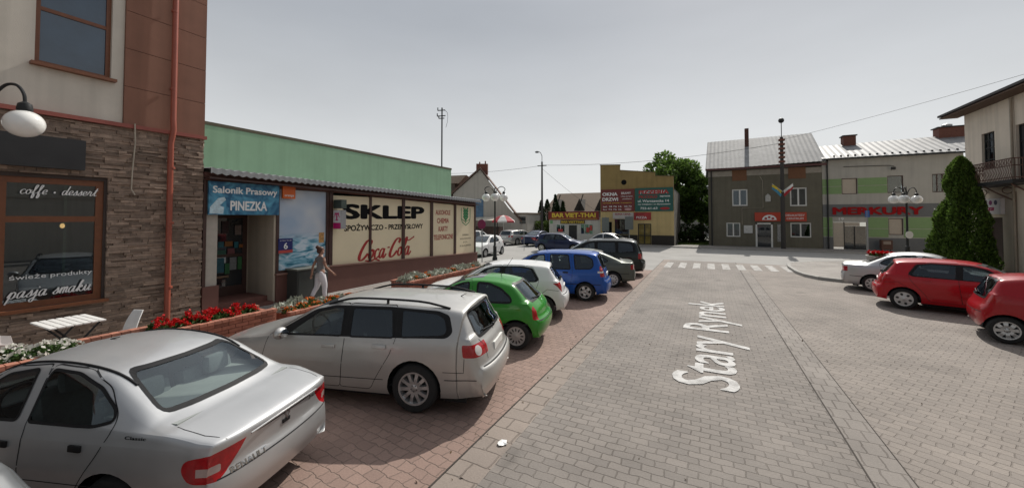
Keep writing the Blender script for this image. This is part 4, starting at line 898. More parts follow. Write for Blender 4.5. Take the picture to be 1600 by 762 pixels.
for (a, b, c, d, col) in ((5.95, 6.12, 2.05, 2.4, (.10, .03, .05)), (6.28, 6.45, 2.0, 2.28, (.55, .42, .38)), (5.86, 6.0, 1.66, 1.82, (.05, .35, .45)), (6.03, 6.23, 1.68, 1.82, (.7, .28, .05)), (6.27, 6.38, 1.62, 1.8, (.05, .4, .5)), (6.4, 6.5, 1.62, 1.72, (.7, .25, .05)), (6.1, 6.28, 1.46, 1.62, (.5, .16, .18)), (5.84, 6.06, 1.46, 1.58, (.05, .28, .2)), (5.84, 6.02, .95, 1.36, (.04, .30, .42)), (6.04, 6.16, .9, 1.2, (.06, .35, .12)), (6.16, 6.34, 1.0, 1.36, (.55, .58, .6)), (6.37, 6.48, 1.0, 1.36, (.10, .4, .14)), (5.84, 6.14, .80, .86, (.55, .35, .2))):
    part('sticker', M('sticker_%d%d%d' % tuple(int(v*99) for v in col), tuple(v*.33 for v in col), .5, var=.3, scale=12), dr, (a, b, 1.183, 1.189, c, d))
part('door_handle', CHROME, dr, (5.76, 5.79, 1.13, 1.16, 1.25, 1.6))
# poster window
part('poster_frame', DKBR, shop, (6.74, 6.82, -.03, .1, .9, 3.40), (8.36, 8.44, -.03, .1, .9, 3.40), (6.82, 8.36, -.03, .1, .9, .97), (6.82, 8.36, -.03, .1, 3.32, 3.40))
part('poster_plinth', BROWN, shop, (6.74, 8.45, -.06, .3, 0, .85)); part('poster_ledge', BRL, shop, (6.72, 8.45, -.10, .0, .853, .898))
pm_, n, l, p = nmat('ice_poster'); tc = n.new('ShaderNodeTexCoord'); sx = n.new('ShaderNodeSeparateXYZ'); l.new(tc.outputs['Object'], sx.inputs[0])
mp = n.new('ShaderNodeMapping'); mp.inputs['Scale'].default_value = (1.1, 1, 3.2); mp.inputs['Rotation'].default_value = (0, .25, 0); l.new(tc.outputs['Object'], mp.inputs[0])
nz = n.new('ShaderNodeTexNoise'); nz.inputs['Scale'].default_value = 1.7; nz.inputs['Detail'].default_value = 5; nz.inputs['Distortion'].default_value = 1.4; l.new(mp.outputs[0], nz.inputs[0])
r1 = n.new('ShaderNodeValToRGB'); e = r1.color_ramp.elements; e[0].position = .36; e[0].color = (.03, .16, .24, 1); e[1].position = .62; e[1].color = (.60, .70, .78, 1); q_ = e.new(.48); q_.color = (.22, .46, .58, 1)
l.new(nz.outputs[0], r1.inputs[0]); mr = n.new('ShaderNodeMapRange'); mr.inputs[1].default_value = 1.75; mr.inputs[2].default_value = 2.05; l.new(sx.outputs['Z'], mr.inputs[0])
mx = n.new('ShaderNodeMix'); mx.data_type = 'RGBA'; l.new(mr.outputs[0], mx.inputs[0]); l.new(r1.outputs[0], mx.inputs[6])
n5 = n.new('ShaderNodeTexNoise'); n5.inputs['Scale'].default_value = .9; l.new(tc.outputs['Object'], n5.inputs[0]); r2 = n.new('ShaderNodeValToRGB'); e = r2.color_ramp.elements; e[0].position = .35; e[0].color = (.36, .46, .60, 1); e[1].position = .65; e[1].color = (.60, .64, .68, 1); l.new(n5.outputs[0], r2.inputs[0]); l.new(r2.outputs[0], mx.inputs[7])
l.new(mx.outputs[2], p.inputs['Base Color']); p.inputs['Roughness'].default_value = .25; MATS['ice_poster'] = pm_
part('poster', pm_, shop, (6.82, 8.36, .02, .04, .97, 3.32))
s6 = sign(shop, 'house_number_plate', M('navy_plate', (.02, .025, .14), .4, var=.05), 6.79, 7.21, 1.47, 1.89, -.035, .02)
text('lettering', '6', WLT, 6.94, 7.06, 1.585, 1.77, -.058, s6, .02); text('lettering', 'ul. Stary Rynek', WLT, 6.83, 7.17, 1.81, 1.85, -.058, s6)
part('red_strip', M('plate_red', (.45, .06, .05), .5), s6, (6.79, 7.21, -.060, -.056, 1.47, 1.555))
so_ = sign(shop, 'orange_sign', M('orange_plate', (.62, .12, .015), .4, var=.04), 6.87, 7.25, 3.05, 3.42, -.04, .05); text('lettering', 'orange', WLT, 6.92, 7.20, 3.09, 3.16, -.092, so_, .01)
sp_ = sign(shop, 'sticker', M('sun_sticker', (.55, .30, .10), .4, var=.6, scale=14), 8.12, 8.30, 1.70, 2.02, .018, .006)
bs, n, l, p = nmat('blue_banner'); tc = n.new('ShaderNodeTexCoord'); nz = n.new('ShaderNodeTexNoise'); nz.inputs['Scale'].default_value = 2.2; nz.inputs['Detail'].default_value = 4; nz.inputs['Distortion'].default_value = 2; l.new(tc.outputs['Object'], nz.inputs[0])
r1 = n.new('ShaderNodeValToRGB'); e = r1.color_ramp.elements; e[0].position = .38; e[0].color = (.012, .09, .19, 1); e[1].position = .68; e[1].color = (.10, .36, .52, 1); l.new(nz.outputs[0], r1.inputs[0]); l.new(r1.outputs[0], p.inputs['Base Color']); p.inputs['Roughness'].default_value = .5; MATS['blue_banner'] = bs
b1 = sign(shop, 'shop_sign', bs, 5.02, 6.76, 2.57, 3.40, -.05, .05)
text('lettering', 'Salonik Prasowy', WLT, 5.10, 6.70, 3.06, 3.29, -.104, b1, .03); text('lettering', 'PINEZKA', WLT, 5.50, 6.42, 2.68, 2.93, -.104, b1, .035)
m = MB(); m.poly([(5.04, -.103, 2.60), (5.34, -.103, 2.59), (5.36, -.103, 2.76), (5.26, -.103, 2.80), (5.40, -.103, 2.95), (5.36, -.103, 3.02), (5.22, -.103, 2.98), (5.05, -.103, 2.76)]); m.build('pin_picture', M('pale_pin', (.48, .62, .68), .5, var=.4, scale=9), b1, norm=False)
# projecting light boxes, facing down the street
lb = part('projecting_sign', M('grey_sign_box', (.26, .26, .27), .5), shop, (8.58, 8.78, -.42, -.06, 2.13, 2.74))
part('sign_face', M('white_sign_face', (.68, .68, .69), .4, var=.03), lb, (8.572, 8.58, -.41, -.07, 2.33, 2.73)); part('sign_face', M('magenta_face', (.55, .01, .16), .4, var=.05), lb, (8.572, 8.58, -.41, -.07, 2.14, 2.325))
MG = MATS['magenta_face']; part('lettering', MG, lb, (8.566, 8.5715, -.34, -.14, 2.60, 2.65), (8.566, 8.5715, -.265, -.215, 2.42, 2.595), (8.566, 8.5715, -.345, -.31, 2.54, 2.598), (8.566, 8.5715, -.17, -.135, 2.54, 2.598), (8.566, 8.5715, -.39, -.36, 2.5, 2.53), (8.566, 8.5715, -.12, -.09, 2.5, 2.53), (8.566, 8.5715, -.30, -.18, 2.40, 2.43))
part('projecting_sign', M('dark_green_box', (.045, .065, .055), .5, var=.3, scale=8), shop, (8.58, 8.78, -.44, -.06, 2.80, 3.08))
# front lettering
fp = [o for o in shop.children if o.name.startswith('front_panel')]
yL = -.004
text('lettering', 'SKLEP', BLK, 8.95, 13.2, 2.44, 2.97, yL, shop, .05); text('lettering', 'SPOŻYWCZO - PRZEMYSŁOWY', BLK, 9.05, 13.1, 2.03, 2.30, yL, shop, .03)
zt_ = (2.72, 2.38, 2.04, 1.70)
for s_, z, a, b in zip(('ALKOHOLE', 'CHEMIA', 'KARTY', 'TELEFONICZNE'), (2.62, 2.24, 1.86, 1.48), (13.98, 14.08, 14.2, 13.84), (15.1, 14.98, 14.9, 15.32)): text('lettering', s_, RLT, a, b, z, z+.23, yL, shop, .02)
for s_, z, a, b in zip(('GMINNA', 'SPÓŁDZIELNIA', 'S.CH.', 'W KLUCZEWSKU'), (1.58, 1.40, 1.22, 1.04), (16.12, 15.92, 16.2, 15.90), (16.68, 16.9, 16.58, 16.92)): text('lettering', s_, BLK, a, b, z, z+.085, yL, shop)
GRN = M('green_emblem', (.03, .22, .08), .5, var=.1)
m = MB(); sh = [(16.02, 2.98), (16.02, 2.45), (16.1, 2.27), (16.42, 2.10), (16.74, 2.27), (16.82, 2.45), (16.82, 2.98)]
for a, b in zip(sh, sh[1:]): stroke(m, [a, b], .045, .0, yL, 1)
for k in range(4):
    for sg in (-1, 1): stroke(m, [(16.42, 2.38+k*.14), (16.42+sg*.13, 2.48+k*.14), (16.42+sg*.2, 2.58+k*.14)], .10, 0, yL, 3)
stroke(m, [(16.42, 2.2), (16.42, 2.98)], .03, .03, yL, 1); stroke(m, [(16.05, 2.42), (16.42, 2.30), (16.8, 2.42)], .035, 0, yL, 4); m.build('shield_emblem', GRN, shop, norm=False)
# flowing red script
m = MB(); S = [([(.66, .74), (.70, .92), (.56, 1.0), (.36, .88), (.16, .5), (.08, .16), (.18, .0), (.38, .06), (.60, .30)], 1.5), ([(.86, .5), (.72, .4), (.70, .15), (.80, .02), (.93, .12), (.96, .38), (.86, .5), (.9, .4), (1.06, .44)], 1), ([(1.34, .42), (1.24, .5), (1.1, .35), (1.1, .12), (1.2, .0), (1.42, .16)], 1), ([(1.68, .42), (1.56, .5), (1.43, .32), (1.45, .04), (1.58, .06), (1.70, .46)], 1), ([(1.72, .5), (1.68, .1), (1.76, .0), (1.90, .2)], 1), ([(1.92, .52), (2.08, .54)], 1.4), ([(2.74, .74), (2.80, .92), (2.66, 1.0), (2.46, .88), (2.26, .5), (2.18, .16), (2.28, .0), (2.48, .06), (2.70, .30)], 1.5), ([(2.96, .5), (2.82, .4), (2.80, .15), (2.90, .02), (3.03, .12), (3.06, .38), (2.96, .5), (3.0, .4), (3.14, .44)], 1), ([(3.10, .2), (3.32, .7), (3.36, 1.0), (3.26, .95), (3.2, .4), (3.22, .04), (3.36, .1)], 1.1), ([(3.62, .42), (3.50, .5), (3.37, .32), (3.39, .04), (3.52, .06), (3.64, .46)], 1), ([(3.66, .5), (3.62, .1), (3.70, .0), (3.86, .2)], 1), ([(.50, -.04), (.85, -.10), (1.15, -.02), (1.5, -.14)], 1.3), ([(3.30, .96), (3.5, .84), (3.72, .92), (3.95, 1.04)], 1.2)]
for P, w0 in S: stroke(m, P, .05*w0, .085*w0, yL, 6, (9.62, .98), .70, .22)
m.build('red_script', RLT, shop, norm=False)
# --- yellow building with the two advertising boards
ROOFR = M('red_brown_tiles', (.14, .085, .065), .85, var=.25, scale=8, bump=.3)
ROOFB = M('brown_roof', (.22, .165, .12), .85, var=.2, scale=6, bump=.3)
OCH = plaster('ochre_plaster', (.29, .205, .08), .15); OCHP = plaster('pale_yellow_plaster', (.55, .42, .20))
bar = thing('yellow_building', 'small ochre building with stepped parapet carrying a red and a green advertising board', 'building', (-5.8, 36, 0))
hol = [(-1.85, -.55, .95, 2.35), (.22, 1.36, .1, 1.95), (-2.95, -2.1, .95, 2.1)]
wall('front_wall', OCHP, bar, -3.15, 3.22, 0, 3.1, hol, 0, .12, .3)
m = MB(); m.prism([(-3.15, 3.1), (3.22, 3.1), (3.22, 6.08), (1.7, 6.18), (1.7, 6.48), (-1.36, 6.84), (-1.36, 7.33), (-3.15, 7.42)], 0, .3); m.build('parapet', OCH, bar)
m = MB(); m.prism([(-3.19, 7.42), (-1.32, 7.33), (-1.32, 7.39), (-3.19, 7.48)], -.04, .34); m.prism([(-1.3, 6.83), (1.74, 6.48), (1.74, 6.53), (-1.3, 6.88)], -.04, .34); m.prism([(1.76, 6.18), (3.26, 6.08), (3.26, 6.13), (1.76, 6.23)], -.04, .34); m.build('parapet_coping', M('dark_coping', (.12, .09, .05), .7), bar)
part('side_wall', plaster('stained_grey_plaster', (.26, .24, .21), .25), bar, (2.92, 3.225, .3, 9, 0, 4.9), (-3.15, -2.9, .3, 9, 0, 4.9), (-2.9, 2.92, 8.7, 9, 0, 4.9))
part('flat_roof', M('roof_felt', (.08, .08, .08), .9), bar, (-3.15, 3.23, .31, 9.02, 4.905, 5.0))
part('plinth', M('dark_plinth', (.03, .025, .02), .8), bar, (-3.17, .2, -.04, 0, 0, .93), (1.38, 3.24, -.04, 0, 0, .93))
m = MB(); m.lathe([(.24, -.012), (.24, .01)], 20, 'y', (-.98, 0, 5.72)); m.build('round_vent', BLK, bar)
window(bar, *hol[0], .1, STEEL, PANE, 2, (), .05); window(bar, *hol[2], .1, STEEL, PANE, 1, (), .05)
d = window(bar, *hol[1], .1, STEEL, M('dark_yellow_pane', (.20, .15, .04), .1, var=.5, scale=2), 2, (.9,), .07, 'glazed_door')  # dark yellow door glass, tone varies at random
rs = sign(bar, 'advertising_board', M('maroon_board', (.16, .022, .022), .5, var=.15), -3.08, -.06, 3.06, 5.1, -.02, .06)
text('lettering', 'OKNA', WLT, -2.95, -1.55, 4.50, 4.82, -.084, rs, .04); text('lettering', 'DRZWI', WLT, -2.95, -1.5, 4.02, 4.34, -.084, rs, .04)
for s_, a, b, z, h, mt in (('BRAMY', -1.2, -.35, 4.62, .2, WLT), ('rolety parapety', -1.25, -.2, 4.36, .13, WLT), ('moskitiery', -1.1, -.3, 4.12, .13, WLT), ('montaż pomiar transport', -2.9, -.3, 3.78, .12, YLT), ('tel. 18 76 16', -2.9, -1.2, 3.44, .14, WLT), ('24 72', -.95, -.3, 3.44, .14, WLT), ('fax 72 76 36', -2.9, -1.2, 3.18, .12, WLT)): text('lettering', s_, mt, a, b, z, z+h, -.084, rs, .015)
m = MB(); m.lathe([(.26, -.086), (.26, -.082)], 18, 'y'); m.xf(Matrix.Translation((-.62, 0, 3.25)) @ Matrix.Diagonal((1.2, 1, .42, 1))); m.build('logo', M('pink_logo', (.5, .3, .3), .5), rs)
gs = sign(bar, 'advertising_board', M('teal_board', (.015, .10, .085), .5, var=.12), 0, 3.19, 3.05, 5.13, -.02, .06)
text('lettering', 'PIZZERIA', RLT, .33, 2.85, 4.58, 4.94, -.088, gs, .06); text('lettering', 'PIZZERIA', WLT, .36, 2.82, 4.61, 4.91, -.084, gs, .09)
text('lettering', 'PICCOLO', RLT, .33, 1.9, 4.22, 4.46, -.086, gs, .05)
for s_, a, b, z, h in (('zaprasza', 2.1, 2.95, 4.27, .15), ('ul. Warszawska 14', .25, 2.85, 3.86, .22), ('na miejscu i z dowozem', .25, 2.95, 3.58, .17), ('752-61-63', .45, 1.9, 3.22, .2)): text('lettering', s_, WLT, a, b, z, z+h, -.084, gs, .025)
m = MB(); m.lathe([(.4, -.087), (.4, -.083)], 18, 'y'); m.xf(Matrix.Translation((2.5, 0, 3.3)) @ Matrix.Diagonal((1, 1, .3, 1))); m.build('logo', RLT, gs)
bn = sign(bar, 'banner', M('white_banner', (.48, .44, .42), .6, var=.2, scale=4), -2.0, -.15, 2.38, 2.95, -.01, .03); text('lettering', 'SUPER CENA', RLT, -1.8, -.4, 2.72, 2.88, -.044, bn, .03)
bn = sign(bar, 'banner', M('red_banner', (.34, .03, .03), .6, var=.5, scale=2.5), -.12, 1.36, 2.28, 2.96, -.01, .035); text('lettering', 'PIZZA', WLT, .1, 1.0, 2.4, 2.6, -.05, bn, .02)
# --- snack bar kiosk and the roof behind it
ki = thing('snack_bar', 'low white snack bar with a long red sign board and yellow letters', 'kiosk', (-12.2, 38, 0))
WHP = plaster('white_plaster', (.62, .60, .55)); hol = [(-1.95, -.95, .95, 1.8), (-.55, .32, .1, 1.72), (.7, 2.0, .8, 1.85)]
wall('front_wall', WHP, ki, -2.7, 2.72, 0, 2.32, hol, 0, .1, 4)
k1 = sign(ki, 'sign_board', M('red_board', (.22, .018, .016), .5, var=.1), -2.75, 2.6, 2.26, 3.1, -.02, .10); text('lettering', 'BAR VIET-THAI', YLT, -2.35, 2.3, 2.50, 2.97, -.124, k1, .05)
part('yellow_line', YLT, k1, (-2.6, 2.45, -.124, -.1205, 2.36, 2.39))
k2 = sign(ki, 'sign_board', M('brown_board', (.10, .05, .01), .5), -1.43, 1.16, 1.86, 2.22, -.02, .06); text('lettering', 'BAR VIETTHAI', YLT, -1.33, 1.06, 1.93, 2.15, -.084, k2, .03)
window(ki, *hol[0], .08, WFR, PANE, 2); window(ki, *hol[2], .08, WFR, PANE, 3, (), .05)
part('door', M('door_dark', (.02, .02, .02), .5), ki, (-.55, .32, .06, .09, .1, 1.72))
for a, b, c, e, col in ((-1.7, -1.2, 1.0, 1.3, (.5, .04, .04)), (1.3, 1.6, 1.0, 1.5, (.5, .05, .04)), (1.65, 1.9, 1.2, 1.7, (.55, .06, .05)), (-2.6, -2.3, 1.85, 2.2, (.2, .45, .2))): part('poster', M('poster_%d%d' % (col[0]*99, col[1]*99), col, .5, var=.4, scale=8), ki, (a, b, -.01+(.02 if a > 2.5 else 0), .0 if a < -2 else .02, c, e))
part('roof', ZINC, ki, (-2.75, 2.75, .09, 4.2, 2.33, 2.5))
hb = thing('tiled_house', 'house with a brown tiled roof and dark pointed dormers behind the snack bar', 'house', (-15, 50, 0))
part('wall', plaster('dark_house_wall', (.22, .19, .16)), hb, (-5, 8, 0, 7, 0, 3.4))
m = MB(); m.prism([(-5.3, 0), (8.3, 0), (8.3, .2), (-5.3, .2)], 0, 1); m.bm.clear()
for a, b, c, d in (((-5.4, -.5, 3.3), (8.4, -.5, 3.3), (8.1, 3.5, 6.0), (-4.6, 3.5, 6.0)), ((8.4, 7.5, 3.3), (-5.4, 7.5, 3.3), (-4.6, 3.5, 6.0), (8.1, 3.5, 6.0))): m.poly([a, b, c, d])
for sx_, tx in ((-5.4, -4.6), (8.4, 8.1)): m.poly([(sx_, -.5, 3.3), (sx_, 7.5, 3.3), (tx, 3.5, 6.0)])
m.build('roof', ROOFB, hb)
for x in (-3.4, -.2, 2.6, 5.2, 6.6):
    m = MB(); m.poly([(x-.75, -.3, 3.45), (x+.75, -.3, 3.45), (x, -.3, 5.0)]); m.poly([(x-.75, -.3, 3.45), (x, -.3, 5.0), (x+.2, 2.2, 5.0)]); m.poly([(x+.75, -.3, 3.45), (x+.2, 2.2, 5.0), (x, -.3, 5.0)]); dm = m.build('dormer', M('dormer_dark', (.035, .03, .025), .8), hb, norm=False)
    m = MB(); m.tube([(x-.2, -.38, 3.4), (x+.55, -.34, 5.6)], .07, 5); m.build('dormer_barge', M('dormer_dark', (.03, .03, .03)), dm)
# --- grey house with the delicatessen
gh = thing('grey_house', 'two storey grey green rendered house with a corrugated metal roof and red shop sign', 'house', (0, 37.5, 0))
GREYW = plaster('grey_green_render', (.135, .124, .093), .16)
W1 = [(1.9, 3.02, 3.47, 4.87), (5.93, 7.02, 3.41, 4.87)]; W2 = [(1.45, 2.47, .88, 2.06), (5.92, 7.26, .93, 2.08)]; DR = (3.55, 4.74, .05, 2.06)
wall('front_wall', GREYW, gh, .12, 7.98, 0, 6.0, W1+W2+[DR], 0, .12, 8); part('frieze', M('pale_frieze', (.32, .29, .25), .85, var=.25, scale=3), gh, (.12, 7.98, -.03, .2, 6.003, 6.45))
for a, b in ((1.92, 2.98), (5.83, 6.97)): part('boarded_opening', M('brown_board_panel', (.17, .075, .035), .7, var=.2), gh, (a, b, -.045, -.032, 5.6, 6.5))
for w__ in W1: window(gh, *w__, .09, WFR, SKYPANE, 2, (), .09)
for w__ in W2: window(gh, *w__, .09, WFR, PANE, 2, (), .08)
m = MB()
for x0, x1, z0, z1 in ((DR[0], DR[0]+.12, DR[2], DR[3]), (DR[1]-.12, DR[1], DR[2], DR[3]), (DR[0], DR[1], DR[3]-.12, DR[3])): m.box(x0, x1, -.03, .1, z0, z1)
df = m.build('door_frame', WFR, gh); part('door', PANE, df, (DR[0]+.12, DR[1]-.12, .06, .09, DR[2], DR[3]-.12))
s1 = sign(gh, 'shop_sign', M('red_orange_sign', (.46, .05, .022), .45, var=.06), 3.5, 5.28, 2.2, 2.92, -.01, .12)
m = MB(); P = [(4.75-.5*cos(pi*k/10)-.25, 2.3+.42*sin(pi*k/10)) for k in range(11)]; m.prism(P, -.136, -.131); m.build('logo', WLT, s1)
for k in range(3): P = [(4.5+.1*cos(2*pi*j/8)+(k-1)*.24, 2.42+(.1 if k == 1 else 0)+.09*sin(2*pi*j/8)) for j in range(8)]; m = MB(); m.prism(P, -.141, -.137); m.build('logo_fruit', RLT, s1)
s2 = sign(gh, 'shop_sign', MATS['red_orange_sign'], 5.48, 6.96, 2.2, 2.92, -.01, .12); text('lettering', 'DELIKATESY', WLT, 5.6, 6.84, 2.60, 2.76, -.134, s2, .01); text('lettering', 'CENTRUM', WLT, 5.66, 6.75, 2.34, 2.50, -.134, s2, .01)
part('notice_board', M('white_notice', (.55, .55, .54), .5, var=.2, scale=6), gh, (2.72, 3.34, -.05, -.003, 1.2, 1.84)); part('poster', M('grey_poster', (.30, .30, .30), .5, var=.7, scale=9), gh, (5.05, 5.36, -.02, -.003, .55, 1.95))
m = MB(); m.prism([(4.26, 3.8), (4.62, 3.8), (4.62, 4.25), (4.44, 4.45), (4.26, 4.25)], -.1, -.004); m.build('wall_shrine', M('shrine_white', (.45, .45, .43), .6, var=.3, scale=14), gh)
m = MB(); m.tube([(3.9, -.03, 5.9), (4.1, -.03, 5.5), (4.1, -.03, 3.3), (2.6, -.03, 3.3), (2.6, -.03, 1.9)], .018, 5); m.build('cable', MATS['cable_beige'], gh)
def corrugated(parent, x0, x1, e0, e1, r0, r1, name='roof', step=.08, amp=.010):
    m = MB(); pr = None; n = int((x1-x0)/step)
    for k in range(n+1):
        t = k/n; x = x0+(x1-x0)*t; dz = amp*sin(k*pi/2); xr = r0[0]+(r1[0]-r0[0])*t
        cur = [m.bm.verts.new(p) for p in ((x, e0[0], e0[1]+(e1[1]-e0[1])*t+dz), (xr, r0[1], r0[2]+(r1[2]-r0[2])*t+dz), (x, 2*r0[1]-e0[0], e0[1]+(e1[1]-e0[1])*t+dz))]
        if pr:
            for i in range(2): m._f([pr[i], cur[i], cur[i+1], pr[i+1]])
        pr = cur
    return m.build(name, M('weathered_roof_sheet', (.21, .212, .215), .62, .35, var=.2, scale=1.5, streak=.2), parent, norm=False)
rf = corrugated(gh, -.1, 8.2, (-.35, 6.62), (-.35, 6.86), (.1, 3.6, 9.68), (8.1, 3.6, 9.78))
part('gable_wall', GREYW, gh, (.15, .35, .3, 7.2, 0, 6.6), (7.75, 7.96, .3, 7.2, 0, 6.6)); m = MB(); m.prism([(0, 0), (1, 0), (1, 1)], 0, 1); m.bm.clear()
for x in (.2, 7.9): m.poly([(x, .2, 6.5), (x, 7.2, 6.5), (x, 3.6, 9.6)])
m.build('gable', GREYW, gh, norm=False)
part('gutter', M('maroon_gutter', (.09, .03, .028), .5), gh, (-.1, 8.2, -.46, -.34, 6.52, 6.68)); part('downpipe', STEEL, gh, (.30, .40, -.12, -.02, 0, 6.5))
part('chimney', M('sooty_brick', (.085, .04, .032), .9, var=.3, scale=14), gh, (3.08, 3.38, 2.4, 2.75, 8.4, 10.45)); part('chimney_flashing', M('rust_flashing', (.17, .07, .05), .8), rf, (3.1, 3.62, 1.5, 2.35, 7.95, 8.06))
# --- department store with the red letters
mk = thing('department_store', 'pale two storey store with green bands and big red letters MERKURY', 'building', (0, 37.5, 0))
LG = plaster('pale_grey_render', (.40, .385, .35), .06); GB = M('leaf_green_band', (.20, .31, .135), .7, var=.06); DG = M('slate_grey_band', (.13, .135, .14), .7, var=.08)
H1 = [(9.18, 10.1, 4.27, 5.47), (11.79, 12.66, 4.29, 5.54), (14.16, 14.98, 4.27, 5.56)]; H2 = [(11.8, 12.6, 1.24, 2.44), (8.62, 10.58, .1, 2.14)]
wall('front_wall', LG, mk, 8.0, 15.75, 0, 6.95, H1+H2, 0, .15, 9)
part('green_band', GB, mk, (8.002, 9.16, -.02, -.002, 4.3, 4.86), (10.12, 11.77, -.02, -.002, 4.3, 4.86), (8.002, 9.16, -.02, -.002, 4.90, 5.45), (10.12, 11.77, -.02, -.002, 4.90, 5.45))
part('green_band', GB, mk, (8.002, 8.58, -.02, -.002, 1.06, 1.66), (10.62, 11.78, -.02, -.002, 1.06, 1.66), (12.62, 15.74, -.02, -.002, 1.06, 1.66), (8.002, 8.58, -.02, -.002, 1.70, 2.5), (10.62, 11.78, -.02, -.002, 1.70, 2.5), (12.62, 15.74, -.02, -.002, 1.70, 2.5))
part('sign_band', DG, mk, (8.002, 15.74, -.03, -.002, 2.55, 3.50)); part('plinth', DG, mk, (8.002, 8.6, -.03, -.002, 0, 1.0), (10.6, 15.74, -.03, -.002, 0, 1.0))
text('lettering', 'MERKURY', M('store_red', (.30, .008, .01), .7, spec=.15), 8.57, 13.66, 2.70, 3.28, -.10, mk, .05); text('lettering', '19', WLT, 8.95, 9.25, 2.28, 2.5, -.034, mk, .02); text('lettering', 'biuro', WLT, 14.2, 14.9, 2.95, 3.15, -.034, mk, .02)
BLIND = M('beige_blind', (.46, .40, .33), .7, var=.06)
for h, pm2 in ((H1[0], BLIND), (H1[1], SKYPANE), (H1[2], PANE), (H2[0], BLIND)): window(mk, *h, .12, DKBR, pm2, 1 if pm2 in (BLIND, SKYPANE) else 3, (), .05)
part('entrance_panel', BLIND, mk, (8.64, 9.25, .05, .09, .25, 2.12)); part('entrance_transom', BLIND, mk, (9.3, 10.2, .06, .09, 1.85, 2.12)); part('entrance_door', PANE, mk, (9.3, 10.56, .10, .14, .1, 1.84)); part('door_post', STEEL, mk, (9.25, 9.30, .03, .14, .1, 2.14), (9.86, 9.92, .06, .098, .1, 1.84))
rf2 = corrugated(mk, 7.95, 18, (-.3, 7.02), (-.3, 7.06), (8.25, 4.0, 8.62), (18, 4.0, 8.85), step=.10, amp=.010)
part('gutter', STEEL, mk, (8.26, 18, -.4, -.29, 6.9, 7.02)); m = MB(); m.tube([(8.3, -.34, 6.95), (8.3, -.1, 6.75), (8.3, -.08, .1)], .05, 8); m.build('downpipe', STEEL, mk, True)
part('chimney', BRICKM, mk, (10.2, 11.0, 3.4, 4.2, 8.2, 9.25)); part('chimney', BRICKM, mk, (15.9, 17.6, 3.4, 4.3, 8.2, 9.35)); part('chimney_cap', STEEL, mk, (10.12, 11.08, 3.32, 4.28, 9.252, 9.33)); part('chimney_cap', STEEL, mk, (15.8, 17.7, 3.32, 4.38, 9.352, 9.43))
m = MB(); m.lathe([(.0, 9.43), (.28, 9.46), (.3, 9.6), (.0, 9.75)], 12, 'z', (16.5, 3.8, 0)); m.build('chimney_cowl', ZINC, mk, True)
for k in range(18): part('snow_guard', STEEL, rf2, (8.7+k*.42, 8.82+k*.42, .02, .05, 7.16, 7.27))
m = MB(); m.tube([(9.3, -.05, 6.35), (11.9, -.06, 6.3), (12.1, -.3, 6.2)], .02, 5); m.box(11.95, 12.15, -.4, -.2, 5.95, 6.15); m.build('wall_lamp', STEEL, mk)
# --- corner house on the right with the balcony (local x runs towards the camera)
rb = thing('corner_house', 'beige corner house with an iron balcony at the right edge of the photo', 'house', (11.7, 0, 0), -pi/2)
BEI = plaster('beige_plaster', (.68, .60, .50), .07); Hs = [(-26.38, -25.46, 4.75, 6.45), (-24.1, -22.9, 4.0, 6.4), (-26.1, -25.1, .15, 2.5), (-21.5, -20.5, 1.0, 2.5)]
wall('front_wall', BEI, rb, -27.7, 4, 0, 7.75, Hs, 0, .18, 9); part('string_course', BEI, rb, (-27.75, 4, -.06, -.002, 3.62, 3.75))
window(rb, *Hs[0], .14, STEEL, PANE, 3, (5.2, 5.75, 6.1), .05); window(rb, *Hs[1], .14, STEEL, PANE, 3, (5.0, 5.7), .05, 'balcony_door'); window(rb, *Hs[3], .14, WFR, PANE, 2)
part('shop_door', M('brown_door', (.05, .03, .025), .5), rb, (-26.1, -25.1, .12, .16, .15, 2.5))
m = MB(); m.hexa([(-28.3, -.75, 7.76), (4.5, -.75, 7.76), (4.5, 9, 7.75), (-28.3, 9, 7.75)], [(-28.3, -.75, 7.86), (4.5, -.75, 7.86), (4.5, 4.5, 9.5), (-28.3, 4.5, 9.5)]); m.build('roof', M('dark_roof', (.05, .045, .045), .7, var=.2), rb)
part('soffit', M('brown_soffit', (.10, .06, .04), .8), rb, (-28.25, 4.4, -.7, -.01, 7.66, 7.715))
m = MB(); m.tube([(-24.19, -.08, 7.6), (-24.19, -.08, .1)], .05, 8); m.build('downpipe', M('beige_pipe', (.33, .28, .22), .6), rb, True)
bal = part('balcony', STEEL, rb, (-26.3, -22.2, -1.05, 0, 3.86, 4.0)); IRON = M('rusty_iron', (.115, .065, .05), .6, .2, var=.3, scale=8)
m = MB(); x = -26.25
for yy0, yy1, xx0, xx1 in ((-1.03, -1.03, -26.25, -22.25),):
    for k in range(41):
        x = xx0+.1*k; m.tube([(x, -1.03, 4.0), (x+.02, -1.10, 4.3), (x-.02, -1.03, 4.55), (x, -1.03, 4.82)], .012, 5)
    for z in (4.08, 4.55, 4.83): m.box(xx0, xx1, -1.05, -1.01, z-.02, z+.02)
    for k in range(20): c0 = xx0+.1+.2*k; m.tube([(c0+.07*cos(a), -1.05, 4.68+.09*sin(a)) for a in [2*pi*j/10 for j in range(11)]], .012, 4)
for xx in (-26.25, -22.25):
    for k in range(10): m.tube([(xx, -.1*k-.05, 4.0), (xx, -.1*k-.05, 4.82)], .012, 5)
    for z in (4.08, 4.55, 4.83): m.box(xx-.02, xx+.02, -1.03, 0, z-.02, z+.02)
m.build('railing', IRON, bal)
